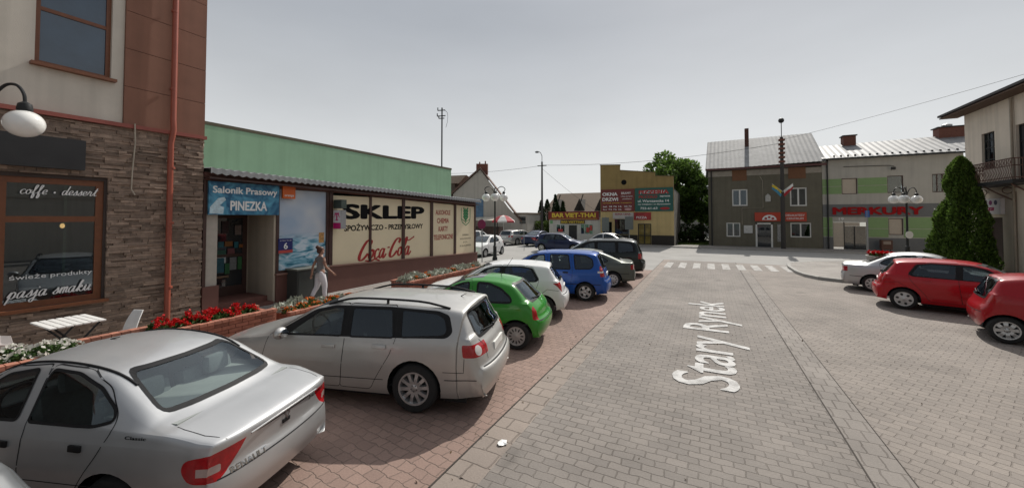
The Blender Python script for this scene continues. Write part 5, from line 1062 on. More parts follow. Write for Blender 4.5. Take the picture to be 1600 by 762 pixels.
for xx in (-25.9, -24.2, -22.5): m = MB(); m.tube([(xx, -.95, 3.84), (xx, -.5, 3.5), (xx, -.03, 3.2)], .03, 6); m.tube([(xx, -.25+.16*cos(a), 3.66+.14*sin(a)) for a in [2*pi*j/12 for j in range(13)]], .018, 5); m.build('bracket', IRON, bal)
sg_ = sign(rb, 'shop_sign', M('white_pink_sign', (.80, .77, .78), .5, var=.1, scale=3), -26.55, -24.9, 2.65, 3.36, -.01, .14); PINK = M('pink_lettering', (.42, .03, .12), .5)
script_text('lettering', 'uparka', PINK, -26.3, -25.2, 2.86, .15, -.155, sg_, .12, .16) if 0 else text('lettering', 'pizza', PINK, -26.35, -25.3, 2.74, 3.02, -.155, sg_, .05, .3)
for x, col in ((-25.9, (.25, .04, .12)), (-25.55, (.3, .05, .2)), (-25.2, (.06, .06, .12))): m = MB(); m.lathe([(.11, -.157), (.11, -.152)], 14, 'y', (x, 0, 3.17)); m.build('picture', M('sign_dot_%d' % (col[0]*99), col, .5), sg_)
# --- white gabled house behind the shop
wh = thing('gabled_house', 'white gabled house with brown roof and brick chimney beyond the grocery shop', 'house', (-22.5, 38, 0), radians(25))
wh.scale = (.9, 1, 1)
WHG = plaster('white_house_render', (.46, .43, .385), .06)
m = MB(); m.prism([(-4.4, 0), (4.4, 0), (4.4, 1.95), (2.7, 3.6), (-.9, 8.0), (-4.4, 5.2)], 0, .3); m.build('gable_wall', WHG, wh)
part('side_wall', WHG, wh, (-4.4, -4.2, .3, 12, 0, 5.1), (4.1, 4.39, .3, 12, 0, 1.9), (-4.2, 4.1, 11.7, 12, 0, 1.9))
m = MB(); m.hexa([(-.9, -.25, 8.1), (-.9, 12, 8.1), (-5.0, 12, 4.85), (-5.0, -.25, 4.85)], [(-.9, -.25, 8.28), (-.9, 12, 8.28), (-5.1, 12, 5.03), (-5.1, -.25, 5.03)]); m.hexa([(-.9, -.12, 8.1), (-.9, 12, 8.1), (4.5, 12, 1.75), (4.5, -.12, 1.75)], [(-.9, -.12, 8.24), (-.9, 12, 8.24), (4.6, 12, 1.9), (4.6, -.12, 1.9)]); m.build('roof', ROOFR, wh)
part('chimney', BRICKM, wh, (-1.6, -.1, 1.2, 1.9, 7.6, 8.85)); part('flue', BRICKM, wh, (-1.25, -1.1, 1.4, 1.6, 8.85, 9.1), (-.5, -.35, 1.4, 1.6, 8.85, 9.2))
dm = part('dormer', M('dormer_brown', (.13, .10, .08), .8), wh, (-6.8, -4.6, 2.0, 5.0, 3.5, 6.6)); m = MB(); m.hexa([(-7.0, 1.8, 6.6), (-4.0, 1.8, 6.6), (-4.0, 5.2, 6.6), (-7.0, 5.2, 6.6)], [(-6.2, 1.9, 7.5), (-3.0, 1.9, 7.6), (-3.0, 5, 7.6), (-6.2, 5, 7.5)]); m.build('dormer_roof', M('pale_tiles', (.36, .29, .23), .8, var=.2, scale=5), dm); part('window', PANE, dm, (-6.3, -5.3, 1.95, 2.0, 4.6, 6.0))
b2 = sign(wh, 'blue_banner', M('blue_picture', (.09, .17, .28), .5, var=.6, scale=1.5), -2.4, -.5, 2.2, 4.6, -.005, .05)
part('window', PANE, wh, (2.9, 3.8, -.02, -.002, 2.0, 2.9), (3.95, 4.35, -.02, -.002, 1.3, 1.85)) if 0 else None
an = thing('low_annex', 'low white annex with dark upper windows right of the gabled house', 'annex', (-20.9, 39.6, 0)); part('wall', WHG, an, (.1, 2.7, 0, 6, 0, 2.9)); part('roof', ROOFB, an, (0, 2.8, -.1, 6.1, 2.903, 3.05))
for a in (.3, 1.5): part('window', PANE, an, (a, a+1.0, -.03, -.002, 1.8, 2.6))
sk = thing('market_stall', 'dark market stall with pale canopy under the gabled house', 'market stall', (-21.6, 36.2, 0)); part('counter', M('stall_goods', (.08, .05, .04), .8, var=.7, scale=6), sk, (-2.2, 1.6, 0, 1.0, 0, 1.5)); m = MB(); m.hexa([(-2.5, -.6, 2.15), (1.9, -.6, 2.15), (1.9, 1.4, 2.5), (-2.5, 1.4, 2.5)], [(-2.5, -.6, 2.2), (1.9, -.6, 2.2), (1.9, 1.4, 2.56), (-2.5, 1.4, 2.56)]); m.build('canopy', M('canopy_cloth', (.55, .50, .42), .8), sk)
for x in (-2.3, 1.7): part('post', STEEL, sk, (x-.03, x+.03, -.5, -.44, 0, 2.15))
um = thing('market_umbrella', 'red and white market umbrella above the parked cars', 'umbrella', (-18.9, 35.2, 0))
for k in range(8):
    m = MB(); a0, a1 = 2*pi*k/8, 2*pi*(k+1)/8; r = 1.25
    m.poly([(0, 0, 2.75), (r*.5*cos(a0), r*.5*sin(a0), 2.6), (r*.5*cos(a1), r*.5*sin(a1), 2.6)]); m.poly([(r*.5*cos(a0), r*.5*sin(a0), 2.6), (r*cos(a0), r*sin(a0), 2.15), (r*cos(a1), r*sin(a1), 2.15), (r*.5*cos(a1), r*.5*sin(a1), 2.6)]); m.poly([(r*cos(a0), r*sin(a0), 2.15), (r*cos(a0), r*sin(a0), 1.98), (r*cos(a1), r*sin(a1), 1.98), (r*cos(a1), r*sin(a1), 2.15)])
    m.build('canopy_panel', M('umbrella_red', (.42, .05, .06), .8) if k % 2 else M('umbrella_white', (.68, .64, .62), .8), um, norm=False)
m = MB(); m.tube([(0, 0, 0), (0, 0, 2.75)], .03, 6); m.build('pole', WFR, um)
gr = thing('grey_barn', 'plain grey house wall seen through the gap beside the grey house', 'house', (-1.0, 62, 0)); part('wall', LG, gr, (-4, 4, 0, 8, 0, 4.6)); m = MB(); m.prism([(-4.2, 4.6), (4.2, 4.6), (3.4, 7), (-3.4, 7)], -.2, 8); m.build('roof', M('slate_roof', (.2, .2, .2), .8), gr)
# ------------------------------------------------------------------ vegetation
def leafmat(name, col, tr=.35, isl=.45, hue=(.5, .02)):
    m, n, l, p = nmat(name); out = n['Material Output']
    g = n.new('ShaderNodeNewGeometry'); mi = n.new('ShaderNodeMapRange'); mi.inputs[3].default_value = 1-isl; mi.inputs[4].default_value = 1+isl; l.new(g.outputs['Random Per Island'], mi.inputs[0])
    vm = n.new('ShaderNodeVectorMath'); vm.operation = 'SCALE'; vm.inputs[0].default_value = col; l.new(mi.outputs[0], vm.inputs['Scale'])
    p.inputs['Roughness'].default_value = .55; p.inputs['Specular IOR Level'].default_value = .25; l.new(vm.outputs[0], p.inputs['Base Color'])
    t = n.new('ShaderNodeBsdfTranslucent'); l.new(vm.outputs[0], t.inputs[0]); mx = n.new('ShaderNodeMixShader'); mx.inputs[0].default_value = tr
    l.new(p.outputs[0], mx.inputs[1]); l.new(t.outputs[0], mx.inputs[2]); l.new(mx.outputs[0], out.inputs[0]); MATS[name] = m; return m
def leaf_mesh(name, mat, parent, pts, s0, s1, up=None, rnd=R, asp=.55):
    vs_, fs = [], []
    for p, nrm in pts:
        s = rnd.uniform(s0, s1); a = Vector((rnd.gauss(0, 1), rnd.gauss(0, 1), rnd.gauss(0, 1)))
        if up: a = a*.45+Vector(up)
        a = (a+nrm*.5).normalized(); b = a.cross(Vector((rnd.gauss(0, 1), rnd.gauss(0, 1), rnd.gauss(0, 1)))).normalized()*asp; i = len(vs_)
        vs_ += [p-a*s*.5, p+b*s*.5, p+a*s*.6, p-b*s*.5]; fs.append((i, i+1, i+2, i+3))
    me = bpy.data.meshes.new(name); me.from_pydata(vs_, [], fs); return link(name, me, mat, parent)
def sph(rnd):
    while 1:
        v = Vector((rnd.uniform(-1, 1), rnd.uniform(-1, 1), rnd.uniform(-1, 1)))
        if .05 < v.length < 1: return v
def clump_pts(clumps, n, rnd):
    tot = sum(c[1][0]*c[1][1]*c[1][2] for c in clumps)**1; pts = []
    for c, r in clumps:
        for _ in range(int(n*(r[0]*r[1]*r[2])/tot)):
            d = sph(rnd).normalized(); k = rnd.uniform(.45, 1.0)**.6; q = Vector((d.x*r[0]*k, d.y*r[1]*k, d.z*r[2]*k)); pts.append((Vector(c)+q, d))
    return pts
BARK = M('bark', (.07, .05, .035), .9, var=.3, scale=6, bump=.5, bscale=20)
def tree(name, label, loc, h, cr_, rad, n, mat, leaf=(.22, .42), seed=1, nc=26, group=None, squash=.8, cat='tree'):
    rnd = random.Random(seed); t = thing(name, label, cat, loc, 0, group); cl = []
    for _ in range(nc):
        d = sph(rnd); d = d.normalized()*(.35+.65*d.length); r = rad*rnd.uniform(.22, .42); cl.append(((d.x*rad*.85, d.y*rad*.85, cr_+d.z*rad*squash), (r, r, r*.8)))
    leaf_mesh('crown', mat, t, clump_pts(cl, n, rnd), *leaf, None, rnd)
    m = MB(); th = h*.022+.05; m.tube([(0, 0, 0), (.05, .03, cr_*.4), (0, 0, cr_*.8), (.1, 0, cr_+rad*.3)], [th*1.5, th, th*.8, th*.3], 9)
    for c, r in cl[:12]: m.tube([(0, 0, cr_*.55), (c[0]*.5, c[1]*.5, (cr_*.55+c[2])*.5+.2), c], [th*.5, th*.32, th*.1], 6)
    m.build('trunk', BARK, t, True); return t
LF1 = leafmat('walnut_leaves', (.095, .16, .032), .55); LF2 = leafmat('bush_leaves', (.05, .085, .022), .35); LF3 = leafmat('cypress_leaves', (.085, .145, .026), .45, .65); LF4 = leafmat('conifer_leaves', (.022, .045, .016), .25); LF5 = leafmat('hedge_leaves', (.07, .11, .02), .45)  # LF5: hedge green, tone varies per leaf
TG = 'trees behind the yellow building'
tree('broadleaf_tree', 'broad dark green tree rising over the yellow building', (-4.9, 47.5, 0), 10, 6.2, 4.2, 11000, LF1, (.3, .55), 3, 34)
tree('broadleaf_tree', 'lower dark green tree between the yellow building and the grey house', (-.6, 47, 0), 7.5, 4.2, 2.35, 5200, LF1, (.28, .5), 4, 26, None, 1.15)
for k, (x, y, r) in enumerate(((-1.6, 41.5, 1.0), (-.4, 44, 1.35), (-2.2, 45.5, 1.5))): tree('bush', ('small bush beside the yellow building wall', 'green bush beside the grey house', 'taller bush in the middle of the gap')[k], (x, y, 0), 1.4, r*.75, r, 1500, LF2, (.12, .24), 20+k, 14, 'bushes in the gap', .7, 'bush')
HG = 'conifers left of the snack bar'
for k, (x, y, h, r) in enumerate(((-18.3, 44, 4.6, .9), (-17.2, 46, 5.4, .8), (-16.2, 44, 4.3, .95), (-19.9, 50, 5.0, 1.4), (-15.3, 43.5, 4.4, .8))):
    rnd = random.Random(60+k); t = thing('conifer', 'dark pointed conifer behind the low hedge', 'tree', (x, y, 0), 0, HG); pts = []
    for _ in range(1700):
        z = rnd.uniform(.05, 1); rr = r*(1-z)**.8*rnd.uniform(.5, 1)+.05; a = rnd.uniform(0, 2*pi); pts.append((Vector((rr*cos(a), rr*sin(a), z*h)), Vector((cos(a), sin(a), .2))))
    leaf_mesh('crown', LF4, t, pts, .14, .30, (0, 0, .4), rnd); m = MB(); m.tube([(0, 0, 0), (0, 0, h*.9)], [.1, .02], 7); m.build('trunk', BARK, t)
rnd = random.Random(9); pts = [(Vector((rnd.uniform(-19.4, -14.9), 42+rnd.uniform(-.5, .5), rnd.uniform(.05, 2.1))), Vector((0, -1, .3))) for _ in range(4200)]
h = leaf_mesh('hedge', LF5, None, pts, .12, .25, None, rnd); tag(h, 'green hedge in front of the conifers left of the snack bar', 'hedge')
# grass in the gap
rnd = random.Random(5); pts = [(Vector((rnd.uniform(-2.5, .1), rnd.uniform(37.6, 46), .05)), Vector((0, 0, 1))) for _ in range(3500)]
g = leaf_mesh('grass', leafmat('grass_blades', (.09, .13, .035), .3), None, pts, .1, .25, (0, 0, 1.2), rnd, .2); g['kind'] = 'stuff'
# column cypress on the island
rnd = random.Random(8); cy = thing('cypress', 'big dense conical green cypress in front of the corner house', 'tree', (10.35, 24.9, .11)); pts = []
def cyr(z): return (1.27-.88*z)*min(1, ((1-z)/.10)**.5)*(1 if z > .1 else .8+2*z)
for _ in range(30000):
    z = rnd.uniform(.01, 1)**1.05; a = rnd.uniform(0, 2*pi); lump = .86+.30*mnoise.noise(Vector((cos(a)*1.9, sin(a)*1.9, z*5.5)))*1.6+.07*mnoise.noise(Vector((cos(a)*6, sin(a)*6, z*18)))
    k = 1-abs(rnd.gauss(0, .13)); rr = cyr(z)*lump*k; pts.append((Vector((rr*cos(a), rr*sin(a), z*5.15)), Vector((cos(a), sin(a), .3))))
leaf_mesh('crown', LF3, cy, pts, .07, .17, (0, 0, .9), rnd, .5); m = MB(); m.tube([(0, 0, -.1), (0, 0, 3.5), (0, 0, 4.9)], [.16, .12, .02], 8); m.build('trunk', BARK, cy, True)
# ------------------------------------------------------------------ flower planters
def brick_planter(label, x0, x1, y0, y1, h):
    t = thing('flower_planter', label, 'planter', ((x0+x1)/2, (y0+y1)/2, .05)); w_, d = (x1-x0)/2, (y1-y0)/2
    q = random.Random(int(y0*10)); m = MB(); bh, bl = .075, .24
    for row in range(int(h/bh)):
        z = row*bh
        for sx in (-1, 1):
            y = -d-(.12 if row % 2 else 0)
            while y < d:
                a, b = max(y, -d), min(y+bl, d); y += bl
                if b-a > .03: e = q.uniform(-.004, .004); m.box(sx*w_-.05+e, sx*w_+.05+e, a+.005, b-.005, z+.004, z+bh-.004)
        for sy in (-1, 1):
            x = -w_+.055
            while x < w_-.055: b = min(x+bl, w_-.055); m.box(x+.004, b-.004, sy*(d-.05)-.05, sy*(d-.05)+.05, z+.004, z+bh-.004); x = b
    m.build('brick_wall', M('planter_brick', (.30, .115, .075), .85, var=.2, scale=12, bump=.4, island=.25), t)
    z = int(h/bh)*bh
    for sx in (-1, 1):
        m = MB(); y = -d-.01
        while y < d-.02: m.box(sx*w_-.075, sx*w_+.075, y+.004, min(y+.115, d), z, z+.055); y += .12
        m.build('coping_brick', M('coping_brick', (.36, .15, .10), .8, var=.2, scale=12, bump=.3, island=.25), t)
    m = MB(); m.box(-w_+.04, w_-.04, -d+.04, d-.04, 0, z-.02); m.build('soil', M('soil', (.05, .035, .025), .95, var=.3, scale=20), t)
    return t, z
pA, zA = brick_planter('long brick planter of red flowers between the cafe entrance and the parked cars', -8.95, -8.3, .7, 5.1, .45)
pB, zB = brick_planter('short low planter of white and orange flowers in front of the woman', -8.9, -8.3, 5.4, 7.6, .32)
pC, zC = brick_planter('brick planter of silver leaved plants in front of the grocery shop', -8.75, -8.1, 9.0, 13.4, .45)
def plant(name, label, grp, leafm, flm, kind, rnd, rad=.2):
    t = thing(name, label, 'plant', (0, 0, 0), 0, grp); pts = []
    for _ in range(150): d = sph(rnd); pts.append((Vector((d.x*rad, d.y*rad, abs(d.z)*rad*.9+.02)), Vector((d.x, d.y, .5))))
    leaf_mesh('leaves', leafm, t, pts, .05, .11, None, rnd, .6)
    if flm:
        pts = []
        if kind == 'spike':
            for _ in range(7):
                a, r = rnd.uniform(0, 2*pi), rad*rnd.uniform(0, .95); hh = rnd.uniform(.10, .2); z0 = rad*.75
                for k in range(15): pts.append((Vector((r*cos(a)+rnd.gauss(0, .02), r*sin(a)+rnd.gauss(0, .02), z0+hh*k/22)), Vector((cos(k*2), sin(k*2), .2))))
            leaf_mesh('blossom', flm, t, pts, .03, .06, None, rnd, .8)
        else:
            for _ in range(60): d = sph(rnd).normalized(); pts.append((Vector((d.x*rad, d.y*rad, abs(d.z)*rad*.95+.04)), d))
            leaf_mesh('blossom', flm, t, pts, .035, .07, None, rnd, .9)
    return t
REDF = leafmat('red_petals', (.50, .010, .012), .3, .35); WHF = leafmat('white_petals', (.68, .66, .6), .3, .15); ORF = leafmat('orange_petals', (.55, .13, .02), .3, .4); SILF = leafmat('silver_leaves', (.36, .38, .31), .2, .3); PLG = leafmat('bedding_leaves', (.06, .11, .03), .3, .4)
rnd = random.Random(31)
red = plant('flowering_plant', 'red salvia in the long brick planter', 'red flowers in the long planter', PLG, REDF, 'spike', rnd, .17)
whi = plant('flowering_plant', 'white flowering plant at the cafe end of the long planter', 'white flowers at the cafe end', PLG, WHF, 'dot', rnd, .2)
orr = plant('flowering_plant', 'orange bedding plant low in the planters', 'orange flowers in the short planters', PLG, ORF, 'dot', rnd, .16)
sil = plant('silver_leaf_plant', 'pale silver leaved plant in the short planters', 'silver leaved plants in the short planters', SILF, None, '', rnd, .21)
def setp(src, first, x, y, z, s):
    o = src if first else copy_tree(src); o.location = (x, y, z); o.rotation_euler = (0, 0, rnd.uniform(0, 6)); o.scale = (s, s, s*rnd.uniform(.85, 1.15)); return o
n = 0; y = 3.3
while y < 4.95:
    for dx in (-.13, .14): setp(red, n == 0, -8.62+dx+rnd.uniform(-.05, .05), y+rnd.uniform(-.06, .06), .05+zA-.03, rnd.uniform(.75, 1.1)); n += 1
    y += .24
n = 0
for y in (.95, 1.2, 1.45, 1.7, 1.95, 2.15): 
    for dx in (-.14, .14): setp(whi, n == 0, -8.62+dx, y+rnd.uniform(-.05, .05), .05+zA-.03, rnd.uniform(.7, 1.0)); n += 1
a = b = 0
for y0, y1, z, x in ((5.55, 7.5, zB, -8.6), (9.2, 13.3, zC, -8.42)):
    y = y0
    while y < y1:
        for dx in (-.13, .13):
            if rnd.random() < (.6 if y0 < 6 else .25): setp(orr, a == 0, x+dx, y+rnd.uniform(-.05, .05), .05+z-.03, rnd.uniform(.75, 1.15)); a += 1
            else: setp(sil, b == 0, x+dx, y+rnd.uniform(-.05, .05), .05+z-.03, rnd.uniform(.75, 1.3)); b += 1
        y += .3
tb = thing('flower_tub', 'round tub of red flowers behind the silver saloon', 'planter', (7.7, 25.2, .11)); m = MB(); m.lathe([(.42, 0), (.55, .1), (.62, .45), (.66, .5), (.58, .5), (.55, .42), (.0, .42)], 24); m.build('tub', KERB, tb, True)
for k in range(9): a = 2*pi*k/8; r_ = .36 if k < 8 else 0; o = copy_tree(red, None, 'red salvia in the round tub behind the silver saloon'); o['group'] = 'red flowers in the round tub'; o.location = (7.7+r_*cos(a), 25.2+r_*sin(a), .52); o.scale = (1.35,)*3
# ------------------------------------------------------------------ street furniture
GLOBE = M('opal_globe', (.80, .79, .76), .12, var=.02, coat=.6)
def lamp(label, loc, rot, arms, zt=4.05, r=.235, rad=.62):
    t = thing('street_lamp', label, 'street lamp', loc, rot)
    m = MB(); m.lathe([(.15, 0), (.15, .12), (.11, .2), (.10, .75), (.115, .8), (.065, .86), (.055, 1.6), (.06, 1.64), (.05, 1.68), (.045, zt-.25), (.065, zt-.2), (.04, zt-.1), (.045, zt+.05), (.03, zt+.18), (.012, zt+.42), (0, zt+.46)], 16); m.build('pole', STEEL, t, True)
    for a in arms:
        a = radians(a); c, s_ = cos(a), sin(a); m = MB(); P = [(.03, zt-.1), (.12, zt+.18), (.3, zt+.36), (.48, zt+.36), (.6, zt+.22), (rad, zt+.05)]
        m.tube(cr([(p[0]*c, p[0]*s_, p[1]) for p in P], 4), .022, 8); m.lathe([(.02, .12), (.075, .08), (.09, 0), (.085, -.03)], 14, 'z', (rad*c, rad*s_, zt-.02)); ar = m.build('arm', STEEL, t, True)
        m = MB(); m.ell((rad*c, rad*s_, zt-.03-r), (r, r, r*.94), 28, 18); m.build('lamp_globe', GLOBE, ar, True)
    return t
lamp('black lamp post with white globes beside the cafe, cut by the left edge', (-10.14, 1.60, .05), YAW, (0, 180), 4.18, .225)
lamp('black three globe lamp post at the end of the grocery shop', (-11.2, 19.8, 0), YAW, (2, 182, 272), 3.95, .245, .52)
lr = lamp('black globe lamp post in front of the department store', (9.73, 28.5, .11), YAW, (5, 172, 215), 3.65, .245, .62)
m = MB(); m.lathe([(.2, -.12), (.2, -.09)], 18, 'y', (0, 0, 1.45)); m.build('round_plate', WFR, lr)
def post(name, label, cat, x, y, h, r=.03, z=0): t = thing(name, label, cat, (x, y, z)); m = MB(); m.tube([(0, 0, 0), (0, 0, h)], r, 8); m.build('post', M('galvanised_post', (.34, .35, .36), .5, .6, var=.1), t, True); return t
sgn = M('sign_back_grey', (.17, .185, .18), .5, .3, var=.12)
t = post('road_sign', 'road sign seen edge on, on a thin post before the department store', 'road sign', 7.43, 26.2, 2.75, .03, .11); m = MB(); m.box(-.012, .012, -.3, .3, 2.4, 2.75); m.build('plate', M('blue_sign', (.03, .10, .3), .4), t)
t = post('road_sign', 'back of a grey road sign left of the shop door of the yellow building', 'road sign', -8.3, 35.2, 2.5, .035, .08); part('plate', sgn, t, (-.33, .33, -.06, -.04, 1.15, 2.42))
t = post('road_sign', 'back of a grey road sign before the middle of the yellow building', 'road sign', -6.2, 35.2, 2.6, .035, .08); part('plate', sgn, t, (-.36, .36, -.06, -.04, 1.35, 2.5))
t = post('road_sign', 'round magenta road sign half hidden by the shop corner', 'road sign', -11.35, 18.6, 2.5, .03, 0); m = MB(); m.lathe([(.27, -.06), (.27, -.045)], 20, 'y', (0, 0, 2.12)); m.build('plate', M('magenta_sign', (.25, .03, .12), .4), t)
post('thin_post', 'thin metal post standing in the open street', 'post', -12.3, 26.2, 2.0, .022)
t = thing('litter_bin', 'brown litter bin before the department store', 'litter bin', (11.45, 36.9, .08)); part('bin', M('bin_brown', (.10, .045, .03), .7), t, (-.3, .3, -.2, .2, .12, .8)); part('lid', M('bin_lid', (.28, .22, .18), .6), t, (-.2, .2, -.22, -.205, .5, .72)); part('leg', STEEL, t, (-.25, -.2, -.05, .05, 0, .12)); part('leg', STEEL, t, (.2, .25, -.05, .05, 0, .12))
up = thing('utility_pole', 'tall utility pole with a street light left of the snack bar', 'utility pole', (-15.3, 37.0, 0)); m = MB(); m.tube([(0, 0, 0), (0, 0, 8.3)], [.14, .09], 8); m.build('pole', M('tarred_pole', (.05, .045, .042), .8, var=.2), up, True); m = MB(); m.tube([(0, 0, 8.0), (0, 0, 8.9), (-.15, 0, 9.25), (-.4, 0, 9.4)], .035, 7); m.ell((-.55, 0, 9.36), (.24, .15, .11)); m.build('lamp_arm', M('grey_lamp_head', (.16, .16, .17), .5), up, True); part('cross_bar', STEEL, up, (-.5, .5, -.04, .04, 7.85, 7.93))
hp = thing('utility_pole', 'dark utility pole with two flags before the grey house', 'utility pole', (5.25, 36.2, .08)); m = MB(); m.tube([(0, 0, 0), (0, 0, 8.7)], [.17, .11], 10); m.build('pole', MATS['tarred_pole'], hp, True); m = MB(); m.tube([(0, 0, 8.7), (0, 0, 9.9)], .03, 6); m.ell((0, 0, 10.0), (.2, .2, .2)); m.build('lamp_head', STEEL, hp, True)
for k in range(6): part('insulator', BRICKM, hp, (-.2, .2, -.16, .16, 6.7+.34*k, 6.84+.34*k))
def flag(x0, x1, cols, label):
    t = thing('flag', label, 'flag', (5.25, 36.0, 4.5)); sg = 1 if x1 > 0 else -1; m = MB(); m.tube([(0, .05, 0), (x1*1.05, -.15, .62)], .015, 6); m.build('staff', WFR, t)
    for k, c in enumerate(cols):
        m = MB(); n = 8; pr = None
        for i in range(n+1):
            u = i/n; x = x0+(x1-x0)*u; zt_ = .12+.5*u; dr = .25*(1-.3*u); yy = -.15*u+.06*sin(u*7+k); cur = [m.bm.verts.new((x, yy, zt_-dr*k-.02)), m.bm.verts.new((x+.05*sg, yy+.03*sin(u*9), zt_-dr*(k+1)-.02))]
            if pr: m._f([pr[0], cur[0], cur[1], pr[1]])
            pr = cur
        m.build('flag_stripe', c, t, True)
flag(.05, .6, (WLT, M('flag_red', (.42, .02, .03), .7)), 'white and red flag on the pole before the grey house')
flag(-.08, -.68, (M('flag_yellow', (.6, .45, .04), .7), M('flag_blue', (.05, .25, .4), .7)), 'yellow and blue flag on the pole before the grey house')
def wire(a, b, sag, label, r=.010):
    a, b = Vector(a), Vector(b); P = [a.lerp(b, k/16)-Vector((0, 0, sag*4*(k/16)*(1-k/16))) for k in range(17)]; m = MB(); m.tube(P, r, 4); tag(m.build('overhead_wire', STEEL, None), label, 'wire')
wire((-15.3, 37, 7.9), (-34, 34.5, 8.0), .5, 'overhead wire running left from the pole by the snack bar', .014)
wire((-15.3, 37, 7.95), (5.25, 36.2, 8.3), .5, 'overhead wire from the snack bar pole to the pole with flags', .014)
wire((5.25, 36.2, 8.55), (24, 23.7, 12.0), .35, 'overhead wire climbing from the flag pole to the top right')
wire((-15.3, 37, 7.6), (-9.6, 38.2, 2.9), .15, 'slack wire from the pole down to the snack bar')
mt = thing('antenna_mast', 'tall thin antenna mast on the roof of the grocery shop', 'antenna', (-14.5, 19, 0)); 
m = MB(); m.tube([(0, 0, 4.9), (0, 0, 9.25)], .045, 7); m.build('mast', STEEL, mt, True); bpy.context.view_layer.update()
for z, w_ in ((9.1, .28), (8.75, .32), (8.6, .2)): m = MB(); m.tube([(-w_, -.05, z), (w_*.7, .05, z)], .03, 6); m.tube([(-w_, -.05, z), (-w_, -.05, z+.18)], .03, 5); m.build('cross_bar', STEEL, mt, True)
m = MB(); m.tube(cr([(.1, 0, 9.1), (.4, 0, 8.9), (.42, 0, 8.4), (.3, 0, 8.0)], 4), .012, 4); m.build('cable', STEEL, mt, True)
# ------------------------------------------------------------------ cafe furniture, cabinet, litter
tbl = thing('folding_table', 'white slatted folding table with black crossed legs under the cafe window', 'table', (-9.55, 2.42, .05), .03)
for k in range(7): part('slat', M('white_slat', (.78, .77, .75), .5, var=.05), tbl, (-.42, .42, -.33+.094*k, -.33+.094*k+.075, .70, .725), bev=.006)
for sx in (-.34, .34): m = MB(); m.tube([(sx, -.3, 0), (sx, .26, .70)], .016, 6); m.tube([(sx*.9, .3, 0), (sx*.9, -.26, .70)], .016, 6); m.build('leg', STEEL, tbl, True)
def chair(label, loc, rot):
    t = thing('cafe_chair', label, 'chair', loc, rot); m = MB(); pr = None; W = M('pale_plastic', (.60, .56, .54), .45, var=.05)
    for i in range(13):      # bucket shell: back and arms in one curved sheet
        a = radians(-105+210*i/12); hh = .40*(.45+.55*max(0, cos(a))**.7); rx, ry = .27, .29
        cur = [m.bm.verts.new(p) for p in ((-rx*.86*cos(a), ry*.86*sin(a), .44), (-rx*cos(a)-.02, ry*sin(a), .44+hh*.5), (-rx*1.12*cos(a)-.05, ry*1.05*sin(a), .44+hh))]
        if pr:
            for j in range(2): m._f([pr[j], cur[j], cur[j+1], pr[j+1]])
        pr = cur
    m.bm.normal_update(); bmesh.ops.solidify(m.bm, geom=m.bm.faces[:], thickness=.018); m.build('backrest', W, t, True, 60)
    m = MB(); rbox(m, (0.02, 0, .435), (.5, .48, .04), .018); m.build('seat', W, t, True)
    for sx in (-.2, .22):
        for sy in (-.2, .2): m = MB(); m.tube([(sx*.7, sy*.7, .42), (sx*1.15, sy*1.15, 0)], [.018, .012], 7); m.build('leg', M('beech_leg', (.36, .22, .11), .5), t, True)
chair('pale bucket chair at the left edge under the cafe window', (-9.35, 1.72, .05), radians(75))
fc = thing('folding_chair', 'white folding chair with a tall curved back right of the slatted table', 'chair', (-9.75, 3.12, .05), radians(-70)); fc.scale = (.7,)*3; W_ = MATS['white_slat']
m = MB(); pr = None
for k in range(9): u = k/8; x = -.22-.12*u-.10*u*u; cur = [m.bm.verts.new(p) for p in ((x, -.2+.05*u*u, .45+.5*u), (x, .2-.05*u*u, .45+.5*u), (x+.025, .2-.05*u*u, .45+.5*u), (x+.025, -.2+.05*u*u, .45+.5*u))]; [m._f([pr[i], pr[(i+1) % 4], cur[(i+1) % 4], cur[i]]) for i in range(4)] if pr else m._f(cur[::-1]); pr = cur
m._f(pr); m.build('backrest', W_, fc, True, 50); part('seat', W_, fc, (-.22, .2, -.2, .2, .43, .455), bev=.008)
for sy in (-.18, .18): m = MB(); m.tube([(-.2, sy, .44), (.2, sy, 0)], .014, 6); m.build('leg', STEEL, fc, True); m = MB(); m.tube([(.15, sy*.9, .44), (-.25, sy*.9, 0)], .014, 6); m.build('leg', STEEL, fc, True)
cb = thing('utility_cabinet', 'dark grey cabinet against the shop wall behind the woman', 'cabinet', (-10.72, 7.55, .05)); CBM = M('cabinet_grey', (.045, .05, .047), .5, var=.12, scale=3); part('cabinet_body', CBM, cb, (-.24, .24, -.5, .5, 0, .92)); part('lid', M('cabinet_lid', (.16, .17, .15), .5), cb, (-.27, .28, -.53, .53, .922, .97), bev=.01)
part('cabinet_door', CBM, cb, (.242, .252, -.46, -.01, .06, .88), (.242, .252, .01, .46, .06, .88))
m = MB(); q = random.Random(2); c = m.bm.verts.new((0, 0, .022)); ring = []
for k in range(11): a = 2*pi*k/11; rr = .055*q.uniform(.75, 1.15); ring.append(m.bm.verts.new((rr*cos(a), rr*sin(a)*1.1, q.uniform(.006, .02))))
for k in range(11): m._f([ring[k], ring[(k+1) % 11], c])
o = m.build('crumpled_paper', WLT); o.location = (-2.05, 3.8, .003); tag(o, 'crumpled white paper lying on the edge strip of the road', 'litter')
q = random.Random(77); lf = [(Vector((q.choice((q.gauss(-2.3, .1), q.uniform(-2.3, 4))), q.uniform(2.2, 12), .008)), Vector((0, 0, 1))) for _ in range(70)]
o = leaf_mesh('fallen_leaves', leafmat('dry_leaves', (.14, .09, .045), .1), None, lf, .02, .05, None, q); o['kind'] = 'stuff'
